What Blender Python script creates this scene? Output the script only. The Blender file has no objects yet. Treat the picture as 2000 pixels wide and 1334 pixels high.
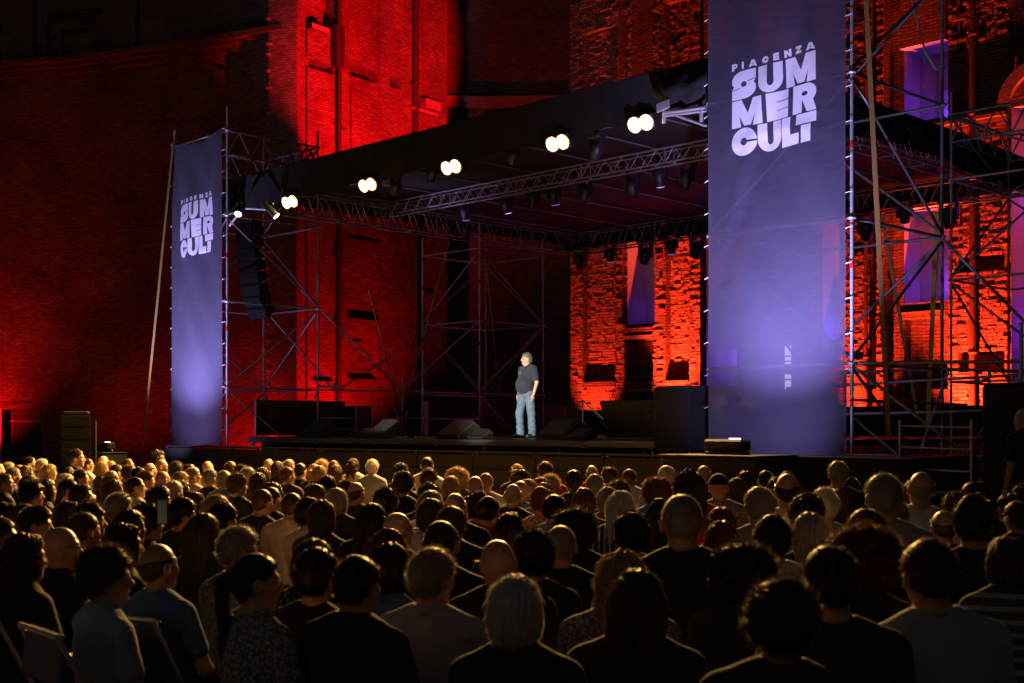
import bpy, bmesh, math, random
import numpy as np
from mathutils import Vector, Matrix, Quaternion
from mathutils.geometry import tessellate_polygon

random.seed(7)
rng = np.random.default_rng(7)
S = bpy.context.scene
COL = S.collection
R = math.radians

# ------------------------------------------------------------------ camera, world, exposure
F, HY, CH = 2500.0, 835.0, 1.65            # focal length and horizon of the 2000 px photograph, eye height
cam_d = bpy.data.cameras.new('camera')
cam = bpy.data.objects.new('camera', cam_d)
COL.objects.link(cam)
S.camera = cam
cam.location = (0, 0, CH)
cam.rotation_euler = (R(90), 0, 0)
cam_d.sensor_width = 36
cam_d.lens = F / 2000 * 36
cam_d.shift_y = (HY - 667) / 2000
cam_d.clip_start = 0.05
cam_d.clip_end = 600
cam_d.dof.use_dof = True
cam_d.dof.focus_distance = 25
cam_d.dof.aperture_fstop = 4.5

W = bpy.data.worlds.new('World')
S.world = W
W.use_nodes = True
wn = W.node_tree
sky = wn.nodes.new('ShaderNodeTexSky')
sky.sky_type = 'NISHITA'
sky.sun_disc = False
sky.sun_elevation = R(-3)
sky.sun_rotation = R(200)
wn.links.new(sky.outputs[0], wn.nodes['Background'].inputs[0])
wn.nodes['Background'].inputs[1].default_value = 0.11

moon_d = bpy.data.lights.new('moon', 'SUN')
moon_d.energy = 0.02
moon_d.angle = R(1.0)
moon_d.color = (1.0, 0.9, 0.78)
moon = bpy.data.objects.new('moon', moon_d)
COL.objects.link(moon)
moon.rotation_euler = (R(40), R(-12), 0)

S.view_settings.view_transform = 'Standard'
S.view_settings.look = 'None'
S.view_settings.exposure = 0
S.view_settings.gamma = 1
S.cycles.use_denoising = True
S.cycles.max_bounces = 5
S.cycles.diffuse_bounces = 2
S.cycles.glossy_bounces = 2
S.cycles.transparent_max_bounces = 12
S.cycles.sample_clamp_indirect = 4
S.cycles.caustics_reflective = False
S.cycles.caustics_refractive = False

# ------------------------------------------------------------------ frame of the stage
TH = R(44.5)
SU, CU = math.sin(TH), math.cos(TH)
def uv(u, v, z=0.0):
    """stage frame: u runs along the stage front (to the left), v into the stage"""
    return Vector((-SU * u + CU * v, CU * u + SU * v, z))
def u_at(px, v):
    r = (px - 1000) / F
    return v * (CU - SU * r) / (SU + CU * r)
def v_at(px, u):
    r = (px - 1000) / F
    return u * (SU + CU * r) / (CU - SU * r)
def zat(py, Y):
    return CH + (HY - py) / F * Y
def on_v(px, py, v):
    p = uv(u_at(px, v), v)
    p.z = zat(py, p.y)
    return p
def on_u(px, py, u):
    p = uv(u, v_at(px, u))
    p.z = zat(py, p.y)
    return p
def at(px, py, Y):
    return Vector(((px - 1000) / F * Y, Y, zat(py, Y)))
UDIR = Vector((-SU, CU, 0)); VDIR = Vector((CU, SU, 0))
ROTU = math.atan2(UDIR.y, UDIR.x)          # z-rotation that turns local x onto u

# ------------------------------------------------------------------ materials
MATS = {}
def nodemat(name):
    m = bpy.data.materials.new(name)
    m.use_nodes = True
    return m, m.node_tree, m.node_tree.nodes['Principled BSDF']
def mat(name, col, rough=0.6, metal=0.0, var=0.25, scale=6.0, bump=0.0, spec=0.5, emit=None, estr=0.0, sheen=0.0):
    if name in MATS: return MATS[name]
    m, t, b = nodemat(name)
    N = t.nodes; L = t.links
    tc = N.new('ShaderNodeTexCoord')
    no = N.new('ShaderNodeTexNoise'); no.inputs['Scale'].default_value = scale; no.inputs['Detail'].default_value = 5
    L.new(tc.outputs['Object'], no.inputs['Vector'])
    mx = N.new('ShaderNodeMix'); mx.data_type = 'RGBA'
    mx.inputs['A'].default_value = (*[c * (1 - var) for c in col], 1)
    mx.inputs['B'].default_value = (*[min(1, c * (1 + var)) for c in col], 1)
    L.new(no.outputs['Fac'], mx.inputs['Factor'])
    L.new(mx.outputs['Result'], b.inputs['Base Color'])
    b.inputs['Roughness'].default_value = rough
    b.inputs['Metallic'].default_value = metal
    b.inputs['Specular IOR Level'].default_value = spec
    if sheen: b.inputs['Sheen Weight'].default_value = sheen
    if emit:
        b.inputs['Emission Color'].default_value = (*emit, 1)
        b.inputs['Emission Strength'].default_value = estr
    if bump:
        bp = N.new('ShaderNodeBump'); bp.inputs['Strength'].default_value = bump; bp.inputs['Distance'].default_value = 0.02
        n2 = N.new('ShaderNodeTexNoise'); n2.inputs['Scale'].default_value = scale * 4; n2.inputs['Detail'].default_value = 6
        L.new(tc.outputs['Object'], n2.inputs['Vector'])
        L.new(n2.outputs['Fac'], bp.inputs['Height']); L.new(bp.outputs[0], b.inputs['Normal'])
    MATS[name] = m
    return m

def brickmat(name, c1, c2, mortar, w=0.26, h=0.085, bump=0.8, rough=0.85):
    m, t, b = nodemat(name)
    N = t.nodes; L = t.links
    tc = N.new('ShaderNodeTexCoord')
    # courses wander a little
    dn = N.new('ShaderNodeTexNoise'); dn.inputs['Scale'].default_value = 0.7; dn.inputs['Detail'].default_value = 3
    L.new(tc.outputs['UV'], dn.inputs['Vector'])
    dv = N.new('ShaderNodeVectorMath'); dv.operation = 'MULTIPLY_ADD'
    dv.inputs[1].default_value = (0.12, 0.10, 0); L.new(dn.outputs['Color'], dv.inputs[0]); L.new(tc.outputs['UV'], dv.inputs[2])
    br = N.new('ShaderNodeTexBrick')
    br.inputs['Scale'].default_value = 1
    br.inputs['Brick Width'].default_value = w; br.inputs['Row Height'].default_value = h
    br.inputs['Mortar Size'].default_value = 0.016; br.inputs['Mortar Smooth'].default_value = 0.3
    br.inputs['Color1'].default_value = (*c1, 1); br.inputs['Color2'].default_value = (*c2, 1); br.inputs['Mortar'].default_value = (*mortar, 1)
    br.inputs['Bias'].default_value = 0.0
    L.new(dv.outputs[0], br.inputs['Vector'])
    n1 = N.new('ShaderNodeTexNoise'); n1.inputs['Scale'].default_value = 0.45; n1.inputs['Detail'].default_value = 8; n1.inputs['Roughness'].default_value = 0.65
    L.new(tc.outputs['UV'], n1.inputs['Vector'])
    rp = N.new('ShaderNodeValToRGB'); rp.color_ramp.elements[0].position = 0.3; rp.color_ramp.elements[1].position = 0.72
    rp.color_ramp.elements[0].color = (0.45, 0.42, 0.40, 1); rp.color_ramp.elements[1].color = (1.25, 1.2, 1.15, 1)
    L.new(n1.outputs['Fac'], rp.inputs[0])
    mu = N.new('ShaderNodeMix'); mu.data_type = 'RGBA'; mu.blend_type = 'MULTIPLY'; mu.inputs['Factor'].default_value = 1
    L.new(br.outputs['Color'], mu.inputs['A']); L.new(rp.outputs[0], mu.inputs['B'])
    n3 = N.new('ShaderNodeTexNoise'); n3.inputs['Scale'].default_value = 3.5; n3.inputs['Detail'].default_value = 6
    m9 = N.new('ShaderNodeMapping'); m9.inputs['Scale'].default_value = (0.8, 3.4, 1); L.new(tc.outputs['UV'], m9.inputs[0]); L.new(m9.outputs[0], n3.inputs['Vector'])
    r3 = N.new('ShaderNodeMapRange'); r3.inputs['From Min'].default_value = 0.25; r3.inputs['From Max'].default_value = 0.75; r3.inputs['To Min'].default_value = 0.55; r3.inputs['To Max'].default_value = 1.3
    L.new(n3.outputs['Fac'], r3.inputs['Value'])
    m3 = N.new('ShaderNodeMix'); m3.data_type = 'RGBA'; m3.blend_type = 'MULTIPLY'; m3.inputs['Factor'].default_value = 1
    L.new(mu.outputs['Result'], m3.inputs['A']); L.new(r3.outputs[0], m3.inputs['B'])
    L.new(m3.outputs['Result'], b.inputs['Base Color'])
    b.inputs['Roughness'].default_value = rough; b.inputs['Specular IOR Level'].default_value = 0.2
    inv = N.new('ShaderNodeMath'); inv.operation = 'MULTIPLY_ADD'; inv.inputs[1].default_value = -1.0; inv.inputs[2].default_value = 1.0
    L.new(br.outputs['Fac'], inv.inputs[0])
    n4 = N.new('ShaderNodeTexNoise'); n4.inputs['Scale'].default_value = 5.5; n4.inputs['Detail'].default_value = 5; n4.inputs['Roughness'].default_value = 0.7
    mp = N.new('ShaderNodeMapping'); mp.inputs['Scale'].default_value = (0.35, 3.0, 1); L.new(tc.outputs['UV'], mp.inputs[0]); L.new(mp.outputs[0], n4.inputs['Vector'])
    ad = N.new('ShaderNodeMath'); ad.operation = 'MULTIPLY_ADD'; ad.inputs[1].default_value = 0.8
    L.new(n4.outputs['Fac'], ad.inputs[0]); L.new(inv.outputs[0], ad.inputs[2])
    bp = N.new('ShaderNodeBump'); bp.inputs['Strength'].default_value = bump; bp.inputs['Distance'].default_value = 0.05
    L.new(ad.outputs[0], bp.inputs['Height']); L.new(bp.outputs[0], b.inputs['Normal'])
    MATS[name] = m
    return m
BRK = brickmat('old_brick', (0.36, 0.155, 0.095), (0.22, 0.10, 0.07), (0.13, 0.10, 0.08))
BRK2 = brickmat('pale_old_brick', (0.34, 0.20, 0.13), (0.25, 0.14, 0.10), (0.15, 0.12, 0.10))
ROUGHB = mat('rough_brick', (0.38, 0.17, 0.10), 0.85, var=0.45, scale=5, bump=0.7, spec=0.2)
STONE = mat('cornice_stone', (0.33, 0.20, 0.14), 0.8, var=0.3, scale=3, bump=0.5)
PLASTER = mat('window_plaster', (0.62, 0.6, 0.58), 0.8, var=0.08, scale=2, bump=0.1)
BLACKCLOTH = mat('black_cloth', (0.018, 0.017, 0.018), 0.85, var=0.4, scale=3, bump=0.6, sheen=0.15)
ROOFCLOTH = mat('roof_tarpaulin', (0.020, 0.019, 0.019), 0.9, var=0.4, scale=1.5, bump=0.3, spec=0.15)
CEIL = mat('roof_lining', (0.022, 0.017, 0.015), 0.7, var=0.3, scale=1.0, bump=0.2)
STEEL = mat('galvanised_steel', (0.55, 0.55, 0.57), 0.45, 0.6, var=0.25, scale=8)
DARKSTEEL = mat('dull_steel', (0.28, 0.28, 0.30), 0.5, 0.5, var=0.3, scale=8)
ALU = mat('truss_aluminium', (0.36, 0.34, 0.33), 0.45, 0.6, var=0.2, scale=8)
BLACKPLASTIC = mat('black_plastic', (0.02, 0.02, 0.021), 0.45, var=0.3, scale=12)
BLACKPAINT = mat('black_paint', (0.025, 0.024, 0.024), 0.55, var=0.4, scale=10, bump=0.15)
DECKM = mat('stage_deck_ply', (0.03, 0.027, 0.025), 0.42, var=0.5, scale=4, bump=0.1)
SKIRTM = mat('barrier_panel_paint', (0.018, 0.013, 0.012), 0.7, var=0.4, scale=3, bump=0.2)
WEBB = mat('tan_webbing', (0.30, 0.17, 0.04), 0.8, var=0.3, scale=20)
WEBY = mat('yellow_webbing', (0.45, 0.33, 0.03), 0.8, var=0.25, scale=20)
REDP = mat('red_marker_paint', (0.45, 0.02, 0.02), 0.5, var=0.2)
PIPEM = mat('downpipe_copper', (0.16, 0.07, 0.045), 0.6, 0.2, var=0.3, scale=5)
PIPED = mat('dark_downpipe', (0.03, 0.022, 0.02), 0.7, var=0.3, scale=5)
WOODD = mat('dark_door_wood', (0.05, 0.03, 0.022), 0.75, var=0.5, scale=7, bump=0.5)
WOODF = mat('door_frame_stone', (0.45, 0.33, 0.26), 0.8, var=0.2, scale=5)

# ------------------------------------------------------------------ helpers
def link(o, parent=None, loc=None):
    COL.objects.link(o)
    if parent is not None: o.parent = parent
    if loc is not None: o.location = loc
    return o
def tag(o, label=None, cat=None, group=None, kind=None):
    if label: o['label'] = label
    if cat: o['category'] = cat
    if group: o['group'] = group
    if kind: o['kind'] = kind
    return o
def thing(name, label, cat, loc=(0, 0, 0), rz=0.0, group=None):
    o = bpy.data.objects.new(name, None)
    o.empty_display_size = 0.2
    link(o, None, loc)
    o.rotation_euler = (0, 0, rz)
    return tag(o, label, cat, group)
def mesh_obj(name, me, m, parent=None, loc=(0, 0, 0), rot=(0, 0, 0), scale=(1, 1, 1)):
    """a mesh whose one slot takes its material from the object, so data can be shared"""
    if not me.materials: me.materials.append(None)
    o = bpy.data.objects.new(name, me)
    o.material_slots[0].link = 'OBJECT'
    o.material_slots[0].material = m
    link(o, parent, loc)
    o.rotation_euler = rot
    o.scale = scale
    return o
def from_py(name, vs, fs, smooth=False):
    me = bpy.data.meshes.new(name)
    me.from_pydata([tuple(v) for v in vs], [], fs)
    me.validate(); me.update()
    if smooth: me.polygons.foreach_set('use_smooth', [True] * len(me.polygons))
    return me
def cyl_mesh(n=10, name='tube'):
    vs, fs = [], []
    for k in range(n):
        a = 2 * math.pi * k / n
        vs += [(math.cos(a), math.sin(a), 0), (math.cos(a), math.sin(a), 1)]
    for k in range(n):
        j = (k + 1) % n
        fs.append((2 * k, 2 * j, 2 * j + 1, 2 * k + 1))
    fs.append(tuple(2 * k for k in range(n))[::-1]); fs.append(tuple(2 * k + 1 for k in range(n)))
    me = from_py(name, vs, fs)
    me.polygons.foreach_set('use_smooth', [len(p.vertices) == 4 for p in me.polygons])
    return me
TUBE = cyl_mesh(10); TUBE6 = cyl_mesh(6, 'thin_tube'); DISC = cyl_mesh(20, 'drum')
def tube(name, a, b, r, m, parent=None, me=None):
    """a straight round bar from a to b (world points; the parent is unrotated)"""
    a, b = Vector(a), Vector(b)
    d = b - a
    off = parent.location if parent is not None else Vector((0, 0, 0))
    o = mesh_obj(name, me or TUBE, m, parent, a - off)
    o.rotation_euler = d.to_track_quat('Z', 'Y').to_euler()
    o.scale = (r, r, d.length)
    return o
_boxes = {}
def box_mesh(sx, sy, sz, bev=0.0):
    k = (round(sx, 3), round(sy, 3), round(sz, 3), bev)
    if k in _boxes: return _boxes[k]
    bm = bmesh.new()
    bmesh.ops.create_cube(bm, size=1)
    for v in bm.verts: v.co = Vector((v.co.x * sx, v.co.y * sy, v.co.z * sz))
    if bev: bmesh.ops.bevel(bm, geom=bm.edges[:], offset=bev, segments=1, affect='EDGES')
    me = bpy.data.meshes.new('block'); bm.to_mesh(me); bm.free()
    _boxes[k] = me
    return me
def box(name, c, size, m, parent=None, rot=(0, 0, 0), bev=0.01):
    """box centred at c; world point when parent is an unrotated empty, local otherwise"""
    return mesh_obj(name, box_mesh(*size, bev), m, parent, c, rot)
def strap(name, a, b, w, m, label, group=None):
    a, b = Vector(a), Vector(b)
    d = b - a
    o = mesh_obj(name, box_mesh(w, 0.012, d.length, 0), m, None, (a + b) / 2)
    zz_ = d.normalized(); xx_ = (UDIR * -1 - zz_ * (UDIR * -1).dot(zz_)).normalized(); yy_ = zz_.cross(xx_)
    o.rotation_euler = Matrix((xx_, yy_, zz_)).transposed().to_euler()
    return tag(o, label, 'strap', group)
def spot(name, loc, target, watt, col, deg, blend=0.6, size=0.1, parent=None):
    d = bpy.data.lights.new(name, 'SPOT')
    d.energy = watt; d.color = col; d.spot_size = R(deg); d.spot_blend = blend; d.shadow_soft_size = size
    o = bpy.data.objects.new(name, d)
    loc = Vector(loc)
    off = parent.location if parent is not None else Vector((0, 0, 0))
    link(o, parent, loc - off)
    o.rotation_euler = (Vector(target) - loc).to_track_quat('-Z', 'Y').to_euler()
    return o
def point(name, loc, watt, col, size=0.1, parent=None):
    d = bpy.data.lights.new(name, 'POINT')
    d.energy = watt; d.color = col; d.shadow_soft_size = size
    o = bpy.data.objects.new(name, d)
    off = parent.location if parent is not None else Vector((0, 0, 0))
    link(o, parent, Vector(loc) - off)
    return o
def lamp_mat(name, col, s):
    return mat(name, (0.8, 0.8, 0.8), 0.3, emit=col, estr=s)
# ------------------------------------------------------------------ ground
def build_ground():
    m, t, b = nodemat('courtyard_gravel')
    N, L = t.nodes, t.links
    tc = N.new('ShaderNodeTexCoord')
    vo = N.new('ShaderNodeTexVoronoi'); vo.inputs['Scale'].default_value = 22; L.new(tc.outputs['Object'], vo.inputs['Vector'])
    no = N.new('ShaderNodeTexNoise'); no.inputs['Scale'].default_value = 0.6; no.inputs['Detail'].default_value = 6; L.new(tc.outputs['Object'], no.inputs['Vector'])
    mx = N.new('ShaderNodeMix'); mx.data_type = 'RGBA'; mx.inputs['A'].default_value = (0.07, 0.06, 0.05, 1); mx.inputs['B'].default_value = (0.16, 0.14, 0.12, 1)
    L.new(no.outputs['Fac'], mx.inputs['Factor']); L.new(mx.outputs['Result'], b.inputs['Base Color'])
    b.inputs['Roughness'].default_value = 0.9
    bp = N.new('ShaderNodeBump'); bp.inputs['Strength'].default_value = 0.6; bp.inputs['Distance'].default_value = 0.02
    L.new(vo.outputs['Distance'], bp.inputs['Height']); L.new(bp.outputs[0], b.inputs['Normal'])
    me = from_py('ground', [(-150, -60, 0), (150, -60, 0), (150, 160, 0), (-150, 160, 0)], [(0, 1, 2, 3)])
    o = mesh_obj('ground', me, m); tag(o, kind='structure')
build_ground()

# ------------------------------------------------------------------ relief walls
class Wall:
    """a wall that follows a plan polyline (left to right as seen), cut into cells that sit proud or recessed"""
    def __init__(self, pts, step=0.6):
        P = [Vector(p) for p in pts]
        self.P = [P[0]]
        for a, b in zip(P, P[1:]):
            n = max(1, int((b - a).length / step)) if len(P) > 2 else 1
            for k in range(1, n + 1): self.P.append(a + (b - a) * k / n)
        xy = np.array([(p[0], p[1]) for p in self.P])
        self.xy = xy
        self.s = np.concatenate([[0], np.cumsum(np.hypot(*np.diff(xy, axis=0).T))])
        t = np.gradient(xy, axis=0) if len(xy) > 2 else np.repeat(np.diff(xy, axis=0), 2, axis=0)
        t /= np.linalg.norm(t, axis=1)[:, None]
        self.n = np.stack([t[:, 1], -t[:, 0]], axis=1)
        sf = np.linspace(0, self.s[-1], 800)
        self.sf = sf
        self.rf = np.interp(sf, self.s, xy[:, 0]) / np.interp(sf, self.s, xy[:, 1])
        self.feats = []
    def s_px(self, px):
        return float(np.interp((px - 1000) / F, self.rf, self.sf))
    def pos(self, s, d=0.0, z=0.0):
        x = np.interp(s, self.s, self.xy[:, 0]); y = np.interp(s, self.s, self.xy[:, 1])
        nx = np.interp(s, self.s, self.n[:, 0]); ny = np.interp(s, self.s, self.n[:, 1])
        return Vector((x - nx * d, y - ny * d, z))
    def Y(self, s): return float(np.interp(s, self.s, self.xy[:, 1]))
    def px(self, x0, x1, y0, y1, depth, mi=0):
        """feature given where it shows in the photograph: y0 top, y1 bottom"""
        s0, s1 = self.s_px(x0), self.s_px(x1)
        Ym = self.Y((s0 + s1) / 2)
        self.feats.append((s0, s1, zat(y1, Ym), zat(y0, Ym), depth, mi))
        return self.feats[-1]
    def depth_at(self, s, z):
        d, mi = 0.0, 0
        for f in self.feats:
            if f[0] <= s <= f[1] and f[2] <= z <= f[3]: d, mi = f[4], f[5]
        return d, mi
    def build(self, name, z0, z1, mats, parent):
        sl = sorted(set([round(float(x), 3) for x in self.s] + [round(x, 3) for f in self.feats for x in f[:2] if 0 <= x <= self.s[-1]]))
        zl = sorted(set([z0, z1] + [round(x, 3) for f in self.feats for x in f[2:4] if z0 <= x <= z1]))
        def dd(l):
            o = [l[0]]
            for x in l[1:]:
                if x - o[-1] > 0.004: o.append(x)
            return o
        sl, zl = dd(sl), dd(zl)
        ns, nz = len(sl) - 1, len(zl) - 1
        D = [[self.depth_at((sl[i] + sl[i + 1]) / 2, (zl[j] + zl[j + 1]) / 2) for j in range(nz)] for i in range(ns)]
        vs, fs, mi, uvs = [], [], [], []
        def quad(a, m):
            k = len(vs)
            for (s, d, z, eu, ev) in a:
                vs.append(self.pos(s, d, z)); uvs.append((s + eu, z + ev))
            fs.append((k, k + 1, k + 2, k + 3)); mi.append(m)
        for i in range(ns):
            for j in range(nz):
                d, m = D[i][j]
                a, b, c, e = sl[i], sl[i + 1], zl[j], zl[j + 1]
                quad([(a, d, c, 0, 0), (b, d, c, 0, 0), (b, d, e, 0, 0), (a, d, e, 0, 0)], m)
                if i + 1 < ns:
                    d2, m2 = D[i + 1][j]
                    if abs(d2 - d) > 1e-4:
                        quad([(b, d, c, d, 0), (b, d2, c, d2, 0), (b, d2, e, d2, 0), (b, d, e, d, 0)], m if d > d2 else m2)
                if j + 1 < nz:
                    d2, m2 = D[i][j + 1]
                    if abs(d2 - d) > 1e-4:
                        quad([(a, d, e, 0, d), (b, d, e, 0, d), (b, d2, e, 0, d2), (a, d2, e, 0, d2)], m if d > d2 else m2)
        me = bpy.data.meshes.new(name)
        me.from_pydata([tuple(v) for v in vs], [], fs)
        ul = me.uv_layers.new(name='UVMap')
        flat = np.array([uvs[i] for f in fs for i in f], dtype=np.float32).ravel()
        ul.data.foreach_set('uv', flat)
        for m in mats: me.materials.append(m)
        me.polygons.foreach_set('material_index', mi)
        me.update()
        o = bpy.data.objects.new(name, me)
        link(o, parent)
        return o
def uv_box(name, c, size, m, parent, rz=0.0):
    """box with UVs in metres for the brick material"""
    bm = bmesh.new()
    bmesh.ops.create_cube(bm, size=1)
    for v in bm.verts: v.co = Vector((v.co.x * size[0], v.co.y * size[1], v.co.z * size[2]))
    ul = bm.loops.layers.uv.new('UVMap')
    for f in bm.faces:
        for l in f.loops:
            p = l.vert.co
            l[ul].uv = (p.x + p.y + c[0], p.z + c[2])
    me = bpy.data.meshes.new(name); bm.to_mesh(me); bm.free()
    return mesh_obj(name, me, m, parent, c, (0, 0, rz))

# ---- curved wall at the left
curved = thing('curved_brick_building', 'tall dark curved brick wall with cornice behind the left banner', 'building')
CW = Wall([(-34, 49.0), (-29, 50.2), (-25, 50.5), (-20, 50.0), (-16.9, 49.3), (-13.4, 47.9), (-10.4, 46.6), (-7.95, 45.35)])
sC = CW.s[-1]
for (a, b, d) in ((15.25, 15.5, -0.12), (15.5, 15.66, -0.26), (15.66, 15.86, -0.42)):
    CW.feats.append((0, sC, a, b, d, 0))
CW.feats.append((0, sC, 15.86, 30, 0.35, 2))
for (x0, x1, y0, y1, d) in ((-40, -8, -200, 120, 0.15), (30, 58, -200, 118, 0.15), (58, 62, -200, 118, 0.6), (80, 195, -5, 16, 0.22), (82, 190, 20, 112, 0.55), (104, 168, 46, 112, 0.8),
                            (192, 256, -200, 104, 0.2), (256, 262, -200, 104, 0.6), (505, 520, -200, 60, 0.15), (520, 528, -200, 58, 0.75), (528, 552, -200, 55, 0.2)):
    CW.px(x0, x1, y0, y1, d, 2)
holes1 = [(740, 425), (1070, 467), (1270, 328), (1365, 405), (705, 688), (1010, 672), (638, 888), (740, 960), (388, 995), (140, 1092), (748, 1095), (770, 1228), (135, 1265), (1505, 330)]
holes2 = [(270, 145), (560, 130), (815, 110), (540, 305), (820, 285), (245, 465), (537, 453), (243, 770), (460, 765), (645, 760), (380, 912), (1425, 720)]
for (hx, hy) in [(x / 2.857, y / 2.857) for x, y in holes1] + [(x / 2.857, 450 + y / 2.857) for x, y in holes2]:
    CW.px(hx - 3.6, hx + 3.6, hy - 2.8, hy + 2.8, 0.35, 0)
CW.px(6, 80, 800, 935, 0.3, 0)
CW.px(6, 80, 786, 800, -0.03, 0)
CW.px(-1, 5, 797, 935, -0.06, 3)
masonry = CW.build('masonry', -0.2, 24, [BRK, STONE, BRK2, WOODF], curved)
# plank door
sd0, sd1 = CW.s_px(6), CW.s_px(80)
door = bpy.data.objects.new('door', None); link(door, curved)
dm = box_mesh((sd1 - sd0) / 9 - 0.012, 0.04, 2.3, 0.004)
for k in range(9):
    s = sd0 + (sd1 - sd0) * (k + 0.5) / 9
    p = CW.pos(s, 0.26 - 0.008 * (k % 2), 1.16)
    n = CW.pos(s, 1) - CW.pos(s, 0)
    o = mesh_obj('plank', dm, WOODD, door, p); o.rotation_euler = (0, 0, math.atan2(n.y, n.x) - math.pi / 2)
for zz in (0.45, 1.9):
    p = CW.pos((sd0 + sd1) / 2, 0.215, zz); n = CW.pos((sd0 + sd1) / 2, 1) - CW.pos((sd0 + sd1) / 2, 0)
    mesh_obj('hinge_bar', box_mesh(sd1 - sd0 - 0.1, 0.012, 0.05, 0.003), DARKSTEEL, door, p, (0, 0, math.atan2(n.y, n.x) - math.pi / 2))
# toothed end pier with broken bricks
pier = thing('toothed_brick_pier', 'dark toothed brick pier ending the curved wall left of the red facade', 'pier')
PW = Wall([(-8.6, 45.25), (-7.55, 44.85)])
PW.build('masonry', -0.2, 24, [BRK2], pier)
e0, e1 = PW.pos(0), PW.pos(PW.s[-1])
back = Wall([(-7.55, 44.85), (-7.3, 45.9)]); back.build('masonry', -0.2, 24, [BRK2], pier)
tooth = [box_mesh(0.12 + 0.04 * k, 0.12, 0.08, 0.008) for k in range(3)]
zz = 0.3
k = 0
while zz < 16.2:
    side = 0
    p = PW.pos(PW.s[-1] * (1.0 if side else 0.0) + random.uniform(-0.05, 0.05), -0.02, zz)
    o = mesh_obj('brick', tooth[k % 3], BRK2 if False else ROUGHB, pier, p, (0, 0, -0.36 + random.uniform(-.05, .05)))
    zz += random.choice((0.35, 0.6, 0.9)); k += 1

# ---- red facade that recedes to the right
redf = thing('red_lit_brick_facade', 'tall brick facade washed bright red behind the stage roof', 'building')
RW = Wall([(-7.3, 45.6), (-7.3 + 0.59 * 7.9, 45.6 + 0.807 * 7.9)])
for (x0, x1, y0, y1, d, mi) in ((575, 655, -200, 52, 0.5, 0), (575, 634, 52, 62, -0.25, 1),
        (577, 600, 98, 122, 0.55, 0), (577, 652, 121, 138, 0.55, 0),
        (683, 738, -200, 132, 0.05, 0), (683, 738, 132, 156, 0.7, 0), (683, 738, 156, 176, -0.04, 0), (683, 738, 176, 420, -0.1, 0),
        (761, 784, 150, 172, 0.6, 0), (776, 786, 76, 84, 0.35, 0), (666, 675, 246, 252, 0.35, 0), (778, 784, 110, 118, 0.35, 0), (740, 742, -200, 600, 0.2, 0),
        (806, 818, 195, 205, 0.5, 0), (819, 848, 198, 216, -0.35, 1), (800, 848, 216, 222, -0.2, 1),
        (680, 738, 470, 605, -0.05, 0), (680, 738, 605, 624, 0.6, 0), (680, 738, 624, 652, -0.04, 0), (680, 735, 652, 740, 0.18, 0),
        (697, 712, 660, 666, 0.35, 0), (830, 848, 560, 571, 0.35, 0), (745, 750, 534, 540, 0.3, 0), (612, 650, 735, 745, 0.4, 0), (842, 850, 745, 760, 0.3, 0)):
    RW.px(x0, x1, y0, y1, d, mi)
RW.build('masonry', -0.2, 25, [BRK, STONE], redf)
for (x, y0, y1, r) in ((656, -160, 820, 0.085), (806, -160, 820, 0.11)):
    s = RW.s_px(x); Yp = RW.Y(s)
    p = RW.pos(s, -0.16)
    tube('downpipe', (p.x, p.y, zat(y1, Yp)), (p.x, p.y, zat(y0, Yp)), r, PIPED, redf)
    for q in range(7):
        z = zat(y1, Yp) + 1.2 + q * 2.4
        b = RW.pos(s, -0.05); box('pipe_bracket', (b.x, b.y, z), (0.3, 0.2, 0.06), PIPED, redf, (0, 0, 0.94))
pb = RW.pos(RW.s_px(653), -0.2); box('junction_box', (pb.x, pb.y, zat(90, pb.y)), (0.42, 0.26, 1.5), PIPED, redf, (0, 0, 0.94))

# ---- dark recessed wall between the facades
rec = thing('recessed_brick_wall', 'dark recessed brick wall with arch band between red facade and orange piers', 'wall')
XW = Wall([(-3.0, 51.9), (-3.3, 54.2), (-1.0, 54.6), (2.0, 54.4), (9.0, 54.0)], step=3)
XW.feats.append((2.2, 40, 15.2, 15.45, -0.3, 1)); XW.feats.append((2.2, 40, 15.45, 15.65, -0.5, 1))
XW.build('masonry', -0.2, 26, [BRK2, STONE], rec)
def arch_band(r0, r1, c, depth, parent, n=40):
    vs, fs = [], []
    for k in range(n + 1):
        a = math.pi * k / n
        for r in (r0, r1):
            for d in (0, depth):
                vs.append((c[0] + r * math.cos(a), c[1] - d, c[2] + r * 0.62 * math.sin(a)))
    for k in range(n):
        b, e = 4 * k, 4 * k + 4
        fs += [(b + 1, e + 1, e + 3, b + 3), (b, b + 1, e + 1, e), (b + 2, e + 2, e + 3, b + 3)]
    me = from_py('arch_band', vs, fs)
    mesh_obj('arch_band', me, STONE, parent)
arch_band(4.2, 4.7, (2.0, 54.1, 11.9), 0.35, rec)
arch_band(4.75, 5.0, (2.0, 54.1, 11.9), 0.18, rec)

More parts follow.
